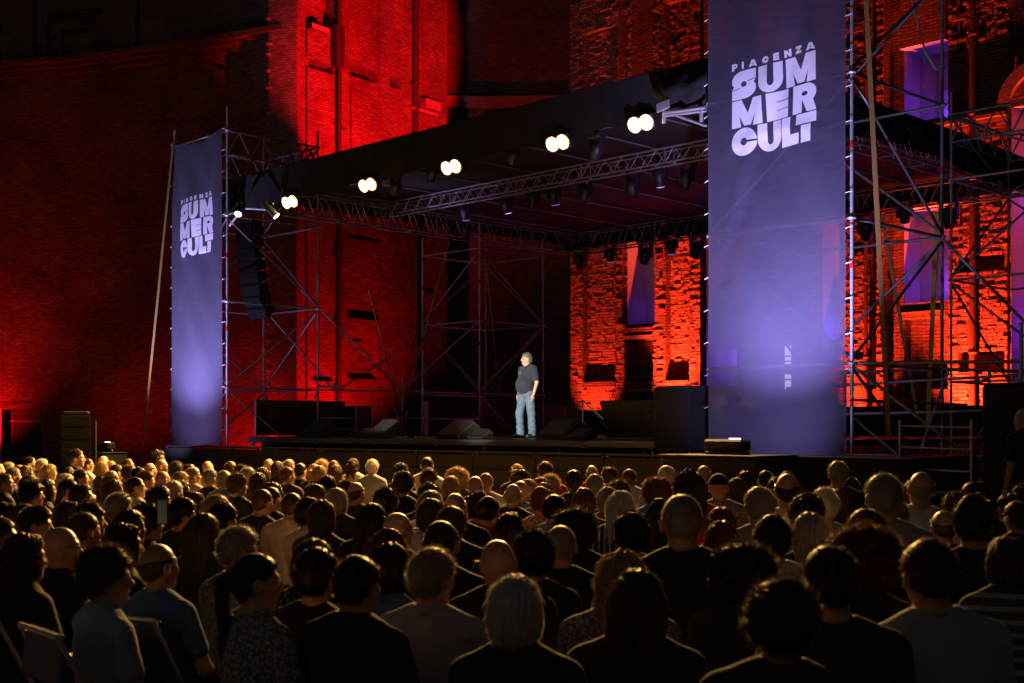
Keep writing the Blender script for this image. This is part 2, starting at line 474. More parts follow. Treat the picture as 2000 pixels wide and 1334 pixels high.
# ---- facade with rough brick piers at the right
FV = 31.0
orf = thing('orange_lit_brick_facade', 'rough brick facade with orange lit piers and purple windows at right', 'building')
FA = Wall([uv(28.8, FV)[:2], uv(5.0, FV)[:2]])
OPEN = 1.1
feats = (
    (1139, 1202, 57, 746, 0.22, 0), (1139, 1202, 746, 752, -0.04, 0),
    (1209, 1276, -300, 300, 0.3, 0), (1215, 1278, 300, 632, 0.12, 0), (1221, 1276, 380, 633, OPEN, 1), (1221, 1276, 640, 655, -0.03, 0), (1221, 1276, 655, 662, -0.06, 2), (1221, 1260, 662, 745, 0.4, 0), (1260, 1276, 662, 745, 0.4, 0),
    (1205, 1278, 760, 766, -0.05, 2), (1231, 1276, 766, 800, 0.6, 0),
    (1300, 1346, 0, 743, 0.24, 0), (1300, 1346, 743, 748, -0.04, 0),
    (1368, 1374, -300, 760, 0.15, 0), (1374, 1420, 300, 755, OPEN, 1), (1420, 1588, -300, 900, 0.5, 0), (1588, 1640, 380, 720, OPEN, 1),
    (1665, 1698, 60, 470, 0.1, 0), (1665, 1698, 470, 492, 0.4, 0), (1665, 1698, 492, 700, 0.08, 0),
    (1703, 1712, -300, 760, 0.25, 0), (1726, 1757, -300, 900, 0.25, 0),
    (1757, 1845, 86, 236, OPEN, 1), (1757, 1845, 403, 590, OPEN, 1), (1757, 1845, 608, 612, -0.05, 2), (1757, 1845, 620, 760, 0.4, 0),
    (1845, 1852, -300, 760, 0.2, 0),
    (1872, 1962, 498, 532, 0.35, 0), (1872, 1962, 684, 726, 0.4, 0), (1875, 1880, -300, 480, 0.1, 0),
    (1815, 1970, 226, 233, -0.16, 2), (1815, 1970, 233, 240, -0.22, 2), (1815, 1970, 240, 247, -0.12, 2),
    (1976, 2090, 200, 760, OPEN, 1),
)
for f in feats: FA.px(*f)
FA.build('masonry', -0.2, 20, [BRK, PLASTER, STONE], orf)
# rough bricks standing proud of the piers
def bricks():
    regs = [(1115, 1221), (1276, 1368), (1640, 1703), (1712, 1726), (1852, 1972)]
    out = []
    for (x0, x1) in regs:
        s0, s1 = FA.s_px(x0), FA.s_px(x1)
        z = 0.9; row = 0
        while z < 15.6:
            h = 0.088 + random.uniform(-0.006, 0.006)
            s = s0 + (0.13 if row % 2 else 0.0) + random.uniform(-0.03, 0.03) - 0.13
            while s < s1:
                L = random.choice((0.26, 0.26, 0.25, 0.13, 0.28))
                a, b = max(s, s0), min(s + L - 0.012, s1)
                s += L
                if b - a < 0.05 or random.random() < 0.02: continue
                dm_, _ = FA.depth_at((a + b) / 2, z + h / 2)
                da, _ = FA.depth_at(a + 0.01, z + h / 2); db, _ = FA.depth_at(b - 0.01, z + h / 2)
                if max(dm_, da, db) > 0.3 or min(dm_, da, db) < -0.02: continue
                if abs(da - db) > 0.05: continue
                pr = max(0.004, random.gauss(0.020, 0.012))
                out.append((a, b, z, h - 0.012, dm_, pr))
            z += h + 0.004; row += 1
    def corners(a, b, z, h, d, pr):
        j = [random.uniform(-0.008, 0.008) for _ in range(4)]
        q = [(a, d + 0.01, z), (b, d + 0.01, z), (b, d + 0.01, z + h), (a, d + 0.01, z + h),
             (a + .004, d - pr + j[0], z + .003), (b - .004, d - pr + j[1], z + .003), (b - .004, d - pr + j[2], z + h - .003), (a + .004, d - pr + j[3], z + h - .003)]
        return [FA.pos(s, dd_, zz_) for (s, dd_, zz_) in q]
    FC = [(4, 5, 6, 7), (0, 1, 5, 4), (1, 2, 6, 5), (2, 3, 7, 6), (3, 0, 4, 7)]
    sB0, sB1 = FA.s_px(1276), FA.s_px(1368); sD0, sD1 = FA.s_px(1852), FA.s_px(1972)
    single = [q for q in out if (sB0 <= q[0] <= sB1 and 2.6 < q[2] < 5.2) or (sD0 <= q[0] <= sD1 and 3.2 < q[2] < 5.0)]
    random.shuffle(single); single = single[:298]; ss = set(map(id, single))
    vs, fs = [], []
    for q in out:
        if id(q) in ss: continue
        k = len(vs); vs += corners(*q); fs += [tuple(i + k for i in f) for f in FC]
    o = mesh_obj('rough_brickwork', from_py('rough_brickwork', vs, fs), ROUGHB, orf); tag(o, kind='stuff')
    for q in single:
        c = corners(*q); p0 = c[0].copy()
        mesh_obj('brick', from_py('brick', [x - p0 for x in c], FC), ROUGHB, orf, p0)
bricks()
PURPLE = (0.26, 0.05, 1.0)
# windows: plaster reveals lit violet from inside, mullioned sashes in the near pair
SASH = mat('window_sash_paint', (0.35, 0.33, 0.36), 0.5)
def sash(x0, x1, y0, y1, bars, nm='window'):
    s0, s1 = FA.s_px(x0), FA.s_px(x1); Ym = FA.Y((s0 + s1) / 2)
    z0, z1 = zat(y1, Ym), zat(y0, Ym)
    w = bpy.data.objects.new(nm, None); link(w, orf)
    rz = math.atan2(-UDIR.y, -UDIR.x)
    def bar(sa, sb, za, zb, t=0.05):
        p = FA.pos((sa + sb) / 2, OPEN - 0.06, (za + zb) / 2)
        mesh_obj('frame', box_mesh(max(sb - sa, 0.03), t, max(zb - za, 0.03), 0.004), SASH, w, p, (0, 0, rz))
    bar(s0, s0 + 0.06, z0, z1); bar(s1 - 0.06, s1, z0, z1)
    for k in bars: bar(s0 + 0.06, s1 - 0.06, z0 + (z1 - z0) * k - 0.025, z0 + (z1 - z0) * k + 0.025)
sash(1797, 1838, 112, 236, (0.02, 0.36, 0.62, 0.98)); sash(1797, 1838, 400, 590, (0.02, 0.98))
def win_light(x, y, watt, col=PURPLE, d=0.8, size=0.08):
    s = FA.s_px(x); Ym = FA.Y(s)
    point('window_lamp', FA.pos(s, d, zat(y, Ym)), watt, col, size, orf)
win_light(1250, 600, 1.6, (0.20, 0.02, 1.0)); win_light(1398, 700, 14, (0.22, 0.02, 1.0)); win_light(1612, 640, 20, (0.16, 0.03, 1.0))
win_light(1830, 205, 11, (0.22, 0.045, 1.0)); win_light(1830, 545, 11, (0.22, 0.05, 1.0)); win_light(2030, 640, 11, (0.22, 0.02, 1.0)); win_light(2030, 380, 6, (0.22, 0.02, 1.0))
# lit narrow window seen through the right banner
LITW = lamp_mat('lit_window_glow', (0.95, 0.95, 1.0), 1.6)
for (y0, y1) in ((674, 693), (696, 703), (706, 716), (728, 739), (742, 760)):
    s = FA.s_px(1522); Ym = FA.Y(s); p = FA.pos(s, 0.44, zat((y0 + y1) / 2, Ym))
    mesh_obj('lit_pane', box_mesh(0.2, 0.03, (y1 - y0) / F * Ym, 0.003), LITW, orf, p, (0, 0, math.atan2(-UDIR.y, -UDIR.x)))
# downpipes
for (x, r) in ((1697, 0.06), (1905, 0.085)):
    s = FA.s_px(x); p = FA.pos(s, -0.16)
    tube('downpipe', (p.x, p.y, 0.2), (p.x, p.y, 17), r, PIPEM, orf)
    for q in range(8):
        p2 = FA.pos(s, -0.15, 1.5 + q * 2.0)
        tube('pipe_collar', p2, p2 + Vector((0, 0, 0.09)), r * 1.25, PIPEM, orf)
# arch over the far right opening
ac = FA.pos(FA.s_px(2035), -0.05, zat(200, FA.Y(FA.s_px(2035))))
def arch_ring(parent, c, r0, r1, depth, m):
    vs, fs, n = [], [], 28
    for k in range(n + 1):
        a = math.pi * k / n
        for r in (r0, r1):
            q = c - UDIR * (r * math.cos(a)) + Vector((0, 0, r * math.sin(a)))
            for d in (0, depth): vs.append(q - VDIR * d)
    for k in range(n):
        b, e = 4 * k, 4 * k + 4
        fs += [(b + 1, e + 1, e + 3, b + 3), (b, b + 1, e + 1, e), (b + 2, e + 2, e + 3, b + 3)]
    mesh_obj('arch_ring', from_py('arch_ring', vs, fs), m, parent)
arch_ring(orf, ac, 0.75, 1.05, 0.15, STONE)

# ------------------------------------------------------------------ floodlights at the foot of the walls
FLM = {}
def floodlight(loc, target, watt, col, deg, label, blend=0.9, grp='floodlights at the foot of the walls'):
    t = thing('floodlight', label, 'floodlight', loc, group=grp)
    d = (Vector(target) - Vector(loc)).normalized()
    q = d.to_track_quat('Z', 'Y').to_euler()
    mesh_obj('housing', box_mesh(0.34, 0.24, 0.14, 0.02), BLACKPLASTIC, t, -d * 0.09, q)
    key = tuple(col)
    if key not in FLM: FLM[key] = lamp_mat('flood_lens_%d' % len(FLM), col, 6)
    mesh_obj('lens', box_mesh(0.28, 0.19, 0.012, 0), FLM[key], t, -d * 0.008, q)
    mesh_obj('bracket', box_mesh(0.4, 0.05, 0.03, 0.005), DARKSTEEL, t, (0, 0, -0.16))
    spot('flood_beam', Vector(loc) + d * 0.04, target, watt, col, deg, blend, 0.06, t)
RED = (1.0, 0.003, 0.008); ORG = (1.0, 0.062, 0.024)
# curved wall: beside the door, behind the banner, and right end
floodlight((-21.6, 48.2, 0.35), (-21.4, 50.2, 3.4), 2300, RED, 112, 'red floodlight on the ground left of the plank door')
floodlight((-15.2, 46.2, 0.35), (-14.2, 48.6, 10), 130, RED, 150, 'red floodlight on the ground under the curved wall')
floodlight((-8.9, 43.8, 0.35), (-9.6, 46.4, 2.6), 700, RED, 120, 'red floodlight on the ground behind the left scaffold')
# red facade
floodlight(uv(26.1, 27.5, 7.95), uv(26.1, 27.5, 7.95) + Vector((-7.2, 10.9, 7.0)), 32000, RED, 39, 'red floodlight on the rear left corner of the roof aimed at the red facade', 0.3)
floodlight((-5.2, 44.3, 0.4), (-6.3, 47.4, 6.5), 2800, RED, 96, 'red floodlight low behind the stage at the red facade')
# orange piers
def pier_flood(x, off, watt, zt, label, deg=42, dv=1.15, col=ORG):
    s = FA.s_px(x)
    floodlight(FA.pos(s + off, -dv, 0.4), FA.pos(s, -0.05, zt), watt, col, deg, label)
pier_flood(1165, 0.0, 3000, 4.6, 'orange floodlight on the ground under the leftmost brick pier', 54)
pier_flood(1322, 0.0, 15000, 4.9, 'orange floodlight on the ground under the second brick pier', 46)
pier_flood(1682, 0.0, 7000, 6.0, 'orange floodlight on the ground under the pier beside the right banner', 55)
pier_flood(1905, -0.2, 13000, 6.0, 'orange floodlight on the ground under the rightmost brick pier', 62)
# ------------------------------------------------------------------ stage
SZ = 1.43
SV0, SV1, SUL, SUR = 16.9, 28.2, 26.15, 12.1
stage = thing('stage', 'raised black concert stage with dark deck under the lit roof', 'stage', uv(19, 17))
so = stage.location
nu, nv = 7, 6
du, dvv = (SUL - SUR) / nu, (SV1 - SV0) / nv
dpm = box_mesh(du - 0.012, dvv - 0.012, 0.09, 0.006)
for i in range(nu):
    for j in range(nv):
        p = uv(SUR + du * (i + .5), SV0 + dvv * (j + .5), SZ - 0.045)
        mesh_obj('deck_panel', dpm, DECKM, stage, p - so, (0, 0, ROTU))
pe = uv((SUL + SUR) / 2, SV0 - 0.03, SZ - 0.075)
mesh_obj('front_trim', box_mesh(SUL - SUR, 0.04, 0.11, 0.006), ALU, stage, pe - so, (0, 0, ROTU))
for i in range(nu + 1):
    for v in (SV0 + 0.1, SV0 + 2.4, 26):
        a = uv(SUR + du * i + (0.05 if i == 0 else -0.05), v, 0); tube('leg', a, a + Vector((0, 0, SZ - 0.1)), 0.03, DARKSTEEL, stage)
for i in range(nu):
    a, b = uv(SUR + du * i, SV0 + .1, 0.15), uv(SUR + du * (i + 1), SV0 + .1, 1.25)
    tube('under_brace', a, b, 0.02, DARKSTEEL, stage); 
    clamp = uv(SUR + du * (i + 0.6), SV0 - 0.055, SZ - 0.12)
    mesh_obj('deck_clamp', box_mesh(0.1, 0.05, 0.07, 0.01), DARKSTEEL, stage, clamp - so, (0, 0, ROTU))
# black cloth below the deck
vs, fs = [], []
nn = 120
for k in range(nn + 1):
    u = SUR + (SUL - SUR) * k / nn
    w = 0.05 * math.sin(k * 0.9) + 0.03 * math.sin(k * 2.3)
    vs += [uv(u, SV0 + 0.35 + w, 0.02) - so, uv(u, SV0 + 0.35 + 0.3 * w, SZ - 0.12) - so]
for k in range(nn): fs.append((2 * k, 2 * k + 2, 2 * k + 3, 2 * k + 1))
mesh_obj('skirt_cloth', from_py('skirt_cloth', vs, fs, True), BLACKCLOTH, stage)

# barrier panels in front of the stage
bx = [330, 405, 490, 575, 690, 737, 845, 960, 1085, 1210, 1300, 1390]
BV = 15.5
ub = 27.6
k = 0
while ub > 12.2:
    w = 1.55
    t = thing('barrier_panel', '', 'barrier', uv(ub - w / 2, BV), group='barrier panels in front of the stage')
    t['label'] = 'dark barrier panel in front of the stage, number %s from the left banner' % ['one', 'two', 'three', 'four', 'five', 'six', 'seven', 'eight', 'nine', 'ten'][k]
    mesh_obj('board', box_mesh(w - 0.04, 0.025, 1.02, 0.004), SKIRTM, t, (0, 0, 0.66), (0, 0, ROTU))
    mesh_obj('top_rail', box_mesh(w - 0.03, 0.05, 0.04, 0.01), SKIRTM, t, (0, 0, 1.21), (0, 0, ROTU))
    mesh_obj('middle_rail', box_mesh(w - 0.06, 0.04, 0.03, 0.005), SKIRTM, t, Vector((0, 0, 0.9)) - VDIR * 0.03, (0, 0, ROTU))
    for sgn in (-1, 1):
        a = uv(ub - w / 2 + sgn * (w / 2 - 0.05), BV + 0.03, 0)
        tube('post', a, a + Vector((0, 0, 1.19)), 0.02, DARKSTEEL, t)
        tube('stay', a + Vector((0, 0, 0.9)), a + VDIR * 0.7, 0.015, DARKSTEEL, t)
    ub -= w; k += 1

# ------------------------------------------------------------------ roof
roof = thing('stage_roof', 'black tarpaulin stage roof over the performer', 'roof', uv(19, 17, 7))
ro = roof.location
RU0, RU1, RV0, RV1 = 12.15, 26.6, 16.5, 28.4
def cloth_grid(name, P, Q, za, zb, n, m_, wob, parent, off, material, zbf=None, both=False):
    """hanging cloth between plan points P and Q"""
    P, Q = Vector(P), Vector(Q)
    d = (Q - P); nrm = Vector((-d.y, d.x, 0)).normalized()
    vs, fs = [], []
    for i in range(n + 1):
        f = i / n
        lo = zbf(f) if zbf else za
        for j in range(m_ + 1):
            g = j / m_
            z = lo + (zb - lo) * g
            w = wob * (math.sin(i * 0.83 + 1.3 * g) * 0.5 + math.sin(i * 0.31 + g * 3) + 0.6 * math.sin(i * 1.9 + g * 5)) * (1.2 - g)
            p = P + d * f + nrm * w
            vs.append(Vector((p.x, p.y, z)) - off)
    for i in range(n):
        for j in range(m_):
            a = i * (m_ + 1) + j
            fs.append((a, a + m_ + 1, a + m_ + 2, a + 1))
    return mesh_obj(name, from_py(name, vs, fs, True), material, parent)
cloth_grid('front_valance', uv(RU1, RV0), uv(RU0, RV0), 6.78, 7.53, 160, 8, 0.025, roof, ro, ROOFCLOTH,
           zbf=lambda f: 6.74 + 0.03 * math.sin(f * 40) - 0.28 * max(0, 1 - f / 0.035))
cloth_grid('side_valance', uv(RU0, RV0), uv(RU0, RV1), 6.95, 7.5, 120, 8, 0.05, roof, ro, ROOFCLOTH, zbf=lambda f: 6.92 - 0.1 * math.sin(f * 9))
cloth_grid('side_valance', uv(RU1, RV0), uv(RU1, RV1), 7.2, 7.5, 80, 5, 0.03, roof, ro, ROOFCLOTH)
cloth_grid('rear_valance', uv(RU0, RV1), uv(RU1, RV1), 7.0, 7.5, 80, 5, 0.03, roof, ro, ROOFCLOTH)
# gathered loose end of the valance by the left tower
cloth_grid('loose_valance_end', uv(RU1 - 0.55, RV0 - 0.07), uv(RU1 + 0.05, RV0 - 0.05), 6.5, 7.2, 24, 6, 0.05, roof, ro, ROOFCLOTH)
rm = (RU0 + RU1) / 2; vm = (RV0 + RV1) / 2
mesh_obj('lining', box_mesh(RU1 - RU0 - 0.1, RV1 - RV0 - 0.1, 0.05, 0), CEIL, roof, uv(rm, vm, 7.5) - ro, (0, 0, ROTU))
# tarpaulin on top, humped over the beams
vs, fs = [], []
nx_, ny_ = 28, 20
for i in range(nx_ + 1):
    for j in range(ny_ + 1):
        u = RU0 + (RU1 - RU0) * i / nx_; v = RV0 + (RV1 - RV0) * j / ny_
        z = 7.535 + 0.16 * math.sin(math.pi * j / ny_) ** 0.7 * (0.7 + 0.3 * abs(math.sin(i * 0.7))) + (0.12 if False else 0)
        vs.append(uv(u, v, z) - ro)
for i in range(nx_):
    for j in range(ny_):
        a = i * (ny_ + 1) + j; fs.append((a, a + ny_ + 1, a + ny_ + 2, a + 1))
mesh_obj('top_tarpaulin', from_py('top_tarpaulin', vs, fs, True), ROOFCLOTH, roof)
for k in range(8):
    u = RU0 + 1.2 + k * 1.75
    tube('batten', uv(u, RV0 + 0.2, 7.44), uv(u, RV1 - 0.2, 7.44), 0.022, ALU, roof)
# tied bundle of tarpaulin at the front right corner
bb = bmesh.new(); bmesh.ops.create_icosphere(bb, subdivisions=3, radius=1)
for v in bb.verts:
    n = 1 + 0.16 * math.sin(v.co.x * 7 + v.co.z * 3) + 0.12 * math.sin(v.co.y * 9 + v.co.z * 8)
    v.co = Vector((v.co.x * 0.62 * n, v.co.y * 0.3 * n, v.co.z * 0.36 * n))
me = bpy.data.meshes.new('tarpaulin_bundle'); bb.to_mesh(me); bb.free()
me.polygons.foreach_set('use_smooth', [True] * len(me.polygons))
mesh_obj('tarpaulin_bundle', me, ROOFCLOTH, roof, on_v(1345, 178, 16.4) - ro, (0, 0, ROTU))

def truss(name, a, b, z0, z1, wid, label, bay=0.5, r=0.022):
    """box truss between plan points a and b"""
    a, b = Vector(a), Vector(b)
    a.z = b.z = 0
    d = b - a; L = d.length; d.normalize(); n = Vector((-d.y, d.x, 0))
    t = thing(name, label, 'truss', (a.x, a.y, z0), group='lighting trusses under the roof')
    for s in (-1, 1):
        for z in (z0, z1):
            o = n * (wid / 2 * s); 
            tube('chord', a + o + Vector((0, 0, z)), b + o + Vector((0, 0, z)), r, ALU, t)
    nb = max(2, int(L / bay))
    for k in range(nb):
        f0, f1 = a + d * (L * k / nb), a + d * (L * (k + 1) / nb)
        fm = (f0 + f1) / 2
        for s in (-1, 1):
            o = n * (wid / 2 * s)
            tube('lattice_bar', f0 + o + Vector((0, 0, z0)), fm + o + Vector((0, 0, z1)), r * 0.55, ALU, t, TUBE6)
            tube('lattice_bar', fm + o + Vector((0, 0, z1)), f1 + o + Vector((0, 0, z0)), r * 0.55, ALU, t, TUBE6)
        if k % 2 == 0:
            tube('cross_bar', f0 + n * (wid / 2) + Vector((0, 0, z0)), f0 - n * (wid / 2) + Vector((0, 0, z0)), r * 0.55, ALU, t, TUBE6)
        if k % 5 == 0:
            for s in (-1, 1):
                o = n * (wid / 2 * s); tube('upright_bar', f0 + o + Vector((0, 0, z0)), f0 + o + Vector((0, 0, z1)), r * 0.8, ALU, t, TUBE6)
    return t
truss('side_truss', uv(26.0, 17.2), uv(26.0, 28.0), 6.83, 7.38, 0.4, 'lattice truss along the left side of the stage roof', 0.55)
truss('rear_truss', uv(25.7, 28.05), uv(12.3, 28.05), 6.83, 7.38, 0.4, 'lattice truss along the rear edge of the stage roof', 0.6)
truss('middle_truss', uv(25.7, 20.7), uv(12.3, 20.7), 7.06, 7.36, 0.3, 'lattice truss across the middle of the stage roof', 0.45, 0.02)
truss('front_truss', uv(25.7, 17.05), uv(12.3, 17.05), 7.0, 7.36, 0.3, 'lattice truss behind the front valance of the stage roof', 0.5, 0.02)
truss('side_truss', uv(12.4, 17.3), uv(12.4, 27.8), 6.83, 7.38, 0.4, 'lattice truss along the right side of the stage roof', 0.6)

# ------------------------------------------------------------------ scaffold towers
def tower(u0, u1, v0, v1, ztop, levels, label, girder=False, zbase=0.0):
    t = thing('scaffold_tower', label, 'scaffold', uv((u0 + u1) / 2, (v0 + v1) / 2), group='scaffold towers round the stage')
    C = [(u0, v0), (u1, v0), (u1, v1), (u0, v1)]
    r = 0.027
    for i, (u, v) in enumerate(C):
        a = uv(u, v, zbase)
        tube('upright', a, uv(u, v, ztop + (0.35 if i % 2 else 0.5)), r, STEEL if i < 2 else DARKSTEEL, t)
        mesh_obj('base_plate', box_mesh(0.15, 0.15, 0.02, 0.003), STEEL, t, uv(u, v, zbase + 0.01) - t.location)
        for z in levels:
            for q in (0.0,):
                c = uv(u, v, z); tube('rosette', c - Vector((0, 0, 0.02)), c + Vector((0, 0, 0.02)), 0.062, STEEL, t)
        for z in (1.95, 3.9, 5.6):
            c = uv(u, v, z); tube('marker_band', c, c + Vector((0, 0, 0.11)), r * 1.08, REDP, t, TUBE)
    for li, z in enumerate(levels):
        for i in range(4):
            (ua, va), (ub_, vb) = C[i], C[(i + 1) % 4]
            tube('ledger', uv(ua, va, z), uv(ub_, vb, z), r * 0.9, STEEL if i in (0, 1) else DARKSTEEL, t)
            if li + 1 < len(levels):
                z2 = levels[li + 1]
                if (li + i) % 2: tube('brace', uv(ua, va, z + 0.06), uv(ub_, vb, z2 - 0.06), r * 0.85, DARKSTEEL, t)
                else: tube('brace', uv(ub_, vb, z + 0.06), uv(ua, va, z2 - 0.06), r * 0.85, DARKSTEEL, t)
    if girder:
        z0, z1 = levels[-1] - 0.55, levels[-1]
        for i in range(4):
            (ua, va), (ub_, vb) = C[i], C[(i + 1) % 4]
            tube('girder_chord', uv(ua, va, z0), uv(ub_, vb, z0), r * 0.9, DARKSTEEL, t)
            for k in range(4):
                f0, f1 = k / 4, (k + 1) / 4
                fm = (f0 + f1) / 2
                P = lambda f, z: uv(ua + (ub_ - ua) * f, va + (vb - va) * f, z)
                tube('girder_web', P(f0, z0), P(fm, z1), r * 0.7, DARKSTEEL, t, TUBE6); tube('girder_web', P(fm, z1), P(f1, z0), r * 0.7, DARKSTEEL, t, TUBE6)
    return t
LV = [0.58, 2.58, 4.58, 6.58, 8.55]
tower(25.86, 28.24, 16.13, 18.7, 8.6, LV, 'scaffold tower behind the left banner', True)
tr_ = tower(9.55, 12.02, 16.13, 18.8, 9.4, [0.58, 2.56, 4.62, 6.68, 8.7], 'scaffold tower behind the right banner')
tower(25.7, 28.1, 24.0, 26.5, 6.75, LV[:4], 'rear scaffold tower at the left back of the stage')
tower(9.6, 12.1, 24.2, 26.8, 8.0, [0.58, 2.56, 4.6, 6.6, 7.9], 'rear scaffold tower at the right back of the stage', True)
# low scaffold bay along the left edge of the stage and V braces between the towers
bay = thing('scaffold_bracing', 'scaffold posts with V shaped braces along the left edge of the stage', 'scaffold', uv(25.75, 21.2))
P0 = uv(25.75, 21.3, 0)
tube('upright', P0, P0 + Vector((0, 0, 2.95)), 0.027, STEEL, bay)
tube('brace', uv(25.75, 18.7, 4.55), uv(25.75, 21.3, 2.6), 0.024, STEEL, bay); tube('brace', uv(25.75, 21.3, 2.6), uv(25.75, 24.0, 4.55), 0.024, STEEL, bay)
for z in (1.88, 2.58):
    tube('ledger', uv(25.75, 18.7, z), uv(25.75, 24.0, z), 0.024, STEEL, bay)
    tube('ledger', uv(25.75, 21.3, z), uv(24.95, 21.3, z), 0.024, STEEL, bay)
    c = uv(24.93, 21.3, z - 0.07); tube('coupler', c, c + Vector((0, 0, 0.16)), 0.04, STEEL, bay)
tube('ledger', uv(25.86, 18.7, 2.66), uv(24.9, 18.7, 2.66), 0.024, STEEL, bay)
tube('brace', uv(25.86, 18.7, 2.6), uv(26.6, 18.7, 1.5), 0.022, STEEL, bay); tube('brace', uv(25.75, 24.0, 2.6), uv(25.75, 26.5, 4.55), 0.022, DARKSTEEL, bay)
tube('upright', uv(27.4, 20.4, 0), uv(27.4, 20.4, 2.9), 0.025, DARKSTEEL, bay)
tube('brace', uv(27.4, 20.4, 2.6), uv(27.6, 24.0, 4.5), 0.022, DARKSTEEL, bay); tube('brace', uv(27.9, 18.7, 4.5), uv(27.4, 20.4, 2.6), 0.022, DARKSTEEL, bay)
# right wing bay
wing = thing('scaffold_wing', 'low scaffold wing with pale rails right of the right tower', 'scaffold', uv(8.3, 16.2))
for (u, v, zt) in ((7.15, 16.2, 3.0), (10.9, 18.2, 2.5), (8.6, 18.4, 2.5), (7.15, 18.6, 2.7)):
    a = uv(u, v, 0); tube('upright', a, a + Vector((0, 0, zt)), 0.026, STEEL, wing)
for (a, b, m_) in (((12.0, 18.2, 2.3), (7.0, 18.4, 2.45), STEEL), ((12.0, 18.15, 1.85), (8.4, 18.3, 1.9), STEEL), ((9.55, 16.2, 2.56), (7.15, 16.2, 2.5), DARKSTEEL), ((9.55, 18.8, 2.56), (7.15, 18.6, 2.42), DARKSTEEL),
                   ((9.55, 16.2, 2.5), (7.9, 16.2, 1.3), DARKSTEEL), ((9.55, 18.8, 4.6), (7.15, 17.4, 2.6), DARKSTEEL), ((9.55, 16.2, 2.04), (9.2, 18.9, 2.0), DARKSTEEL),
                   ((11.9, 18.15, 1.2), (8.2, 18.4, 1.22), STEEL), ((8.6, 18.4, 2.3), (7.7, 18.9, 1.5), STEEL), ((9.8, 18.6, 1.3), (9.2, 18.3, 2.5), STEEL)):
    tube('rail', uv(*a), uv(*b), 0.024, m_, wing)
c = uv(10.9, 18.2, 1.8); tube('coupler', c, c + Vector((0, 0, 0.16)), 0.05, STEEL, wing)
c = uv(10.9, 18.2, 1.45); tube('marker_band', c, c + Vector((0, 0, 0.14)), 0.029, REDP, wing)
c = uv(8.6, 18.4, 1.45); tube('marker_band', c, c + Vector((0, 0, 0.14)), 0.029, REDP, wing)

# ------------------------------------------------------------------ banners
def banner_cloth_mat():
    m, t, b = nodemat('banner_mesh_cloth')
    N, L = t.nodes, t.links
    b.inputs['Base Color'].default_value = (0.052, 0.048, 0.078, 1); b.inputs['Roughness'].default_value = 0.8; b.inputs['Specular IOR Level'].default_value = 0.25
    b.inputs['Sheen Weight'].default_value = 0.08
    tc = N.new('ShaderNodeTexCoord')
    mp = N.new('ShaderNodeMapping'); mp.inputs['Scale'].default_value = (1.2, 1.2, 2.2); L.new(tc.outputs['Object'], mp.inputs[0])
    n1 = N.new('ShaderNodeTexNoise'); n1.inputs['Scale'].default_value = 1.7; n1.inputs['Detail'].default_value = 7; n1.inputs['Distortion'].default_value = 0.8
    L.new(mp.outputs[0], n1.inputs['Vector'])
    n2 = N.new('ShaderNodeTexNoise'); n2.inputs['Scale'].default_value = 90; L.new(tc.outputs['Object'], n2.inputs['Vector'])
    ad = N.new('ShaderNodeMath'); ad.operation = 'MULTIPLY_ADD'; ad.inputs[1].default_value = 0.10; L.new(n2.outputs['Fac'], ad.inputs[0]); L.new(n1.outputs['Fac'], ad.inputs[2])
    bp = N.new('ShaderNodeBump'); bp.inputs['Strength'].default_value = 0.3; bp.inputs['Distance'].default_value = 0.06
    L.new(ad.outputs[0], bp.inputs['Height']); L.new(bp.outputs[0], b.inputs['Normal'])
    tr = N.new('ShaderNodeBsdfTransparent'); mx = N.new('ShaderNodeMixShader'); mx.inputs[0].default_value = 0.17
    L.new(b.outputs[0], mx.inputs[1]); L.new(tr.outputs[0], mx.inputs[2]); L.new(mx.outputs[0], N['Material Output'].inputs[0])
    return m
BANNER = banner_cloth_mat()
LETTER = mat('banner_white_print', (0.74, 0.73, 0.76), 0.7, var=0.06, scale=3, bump=0.25)

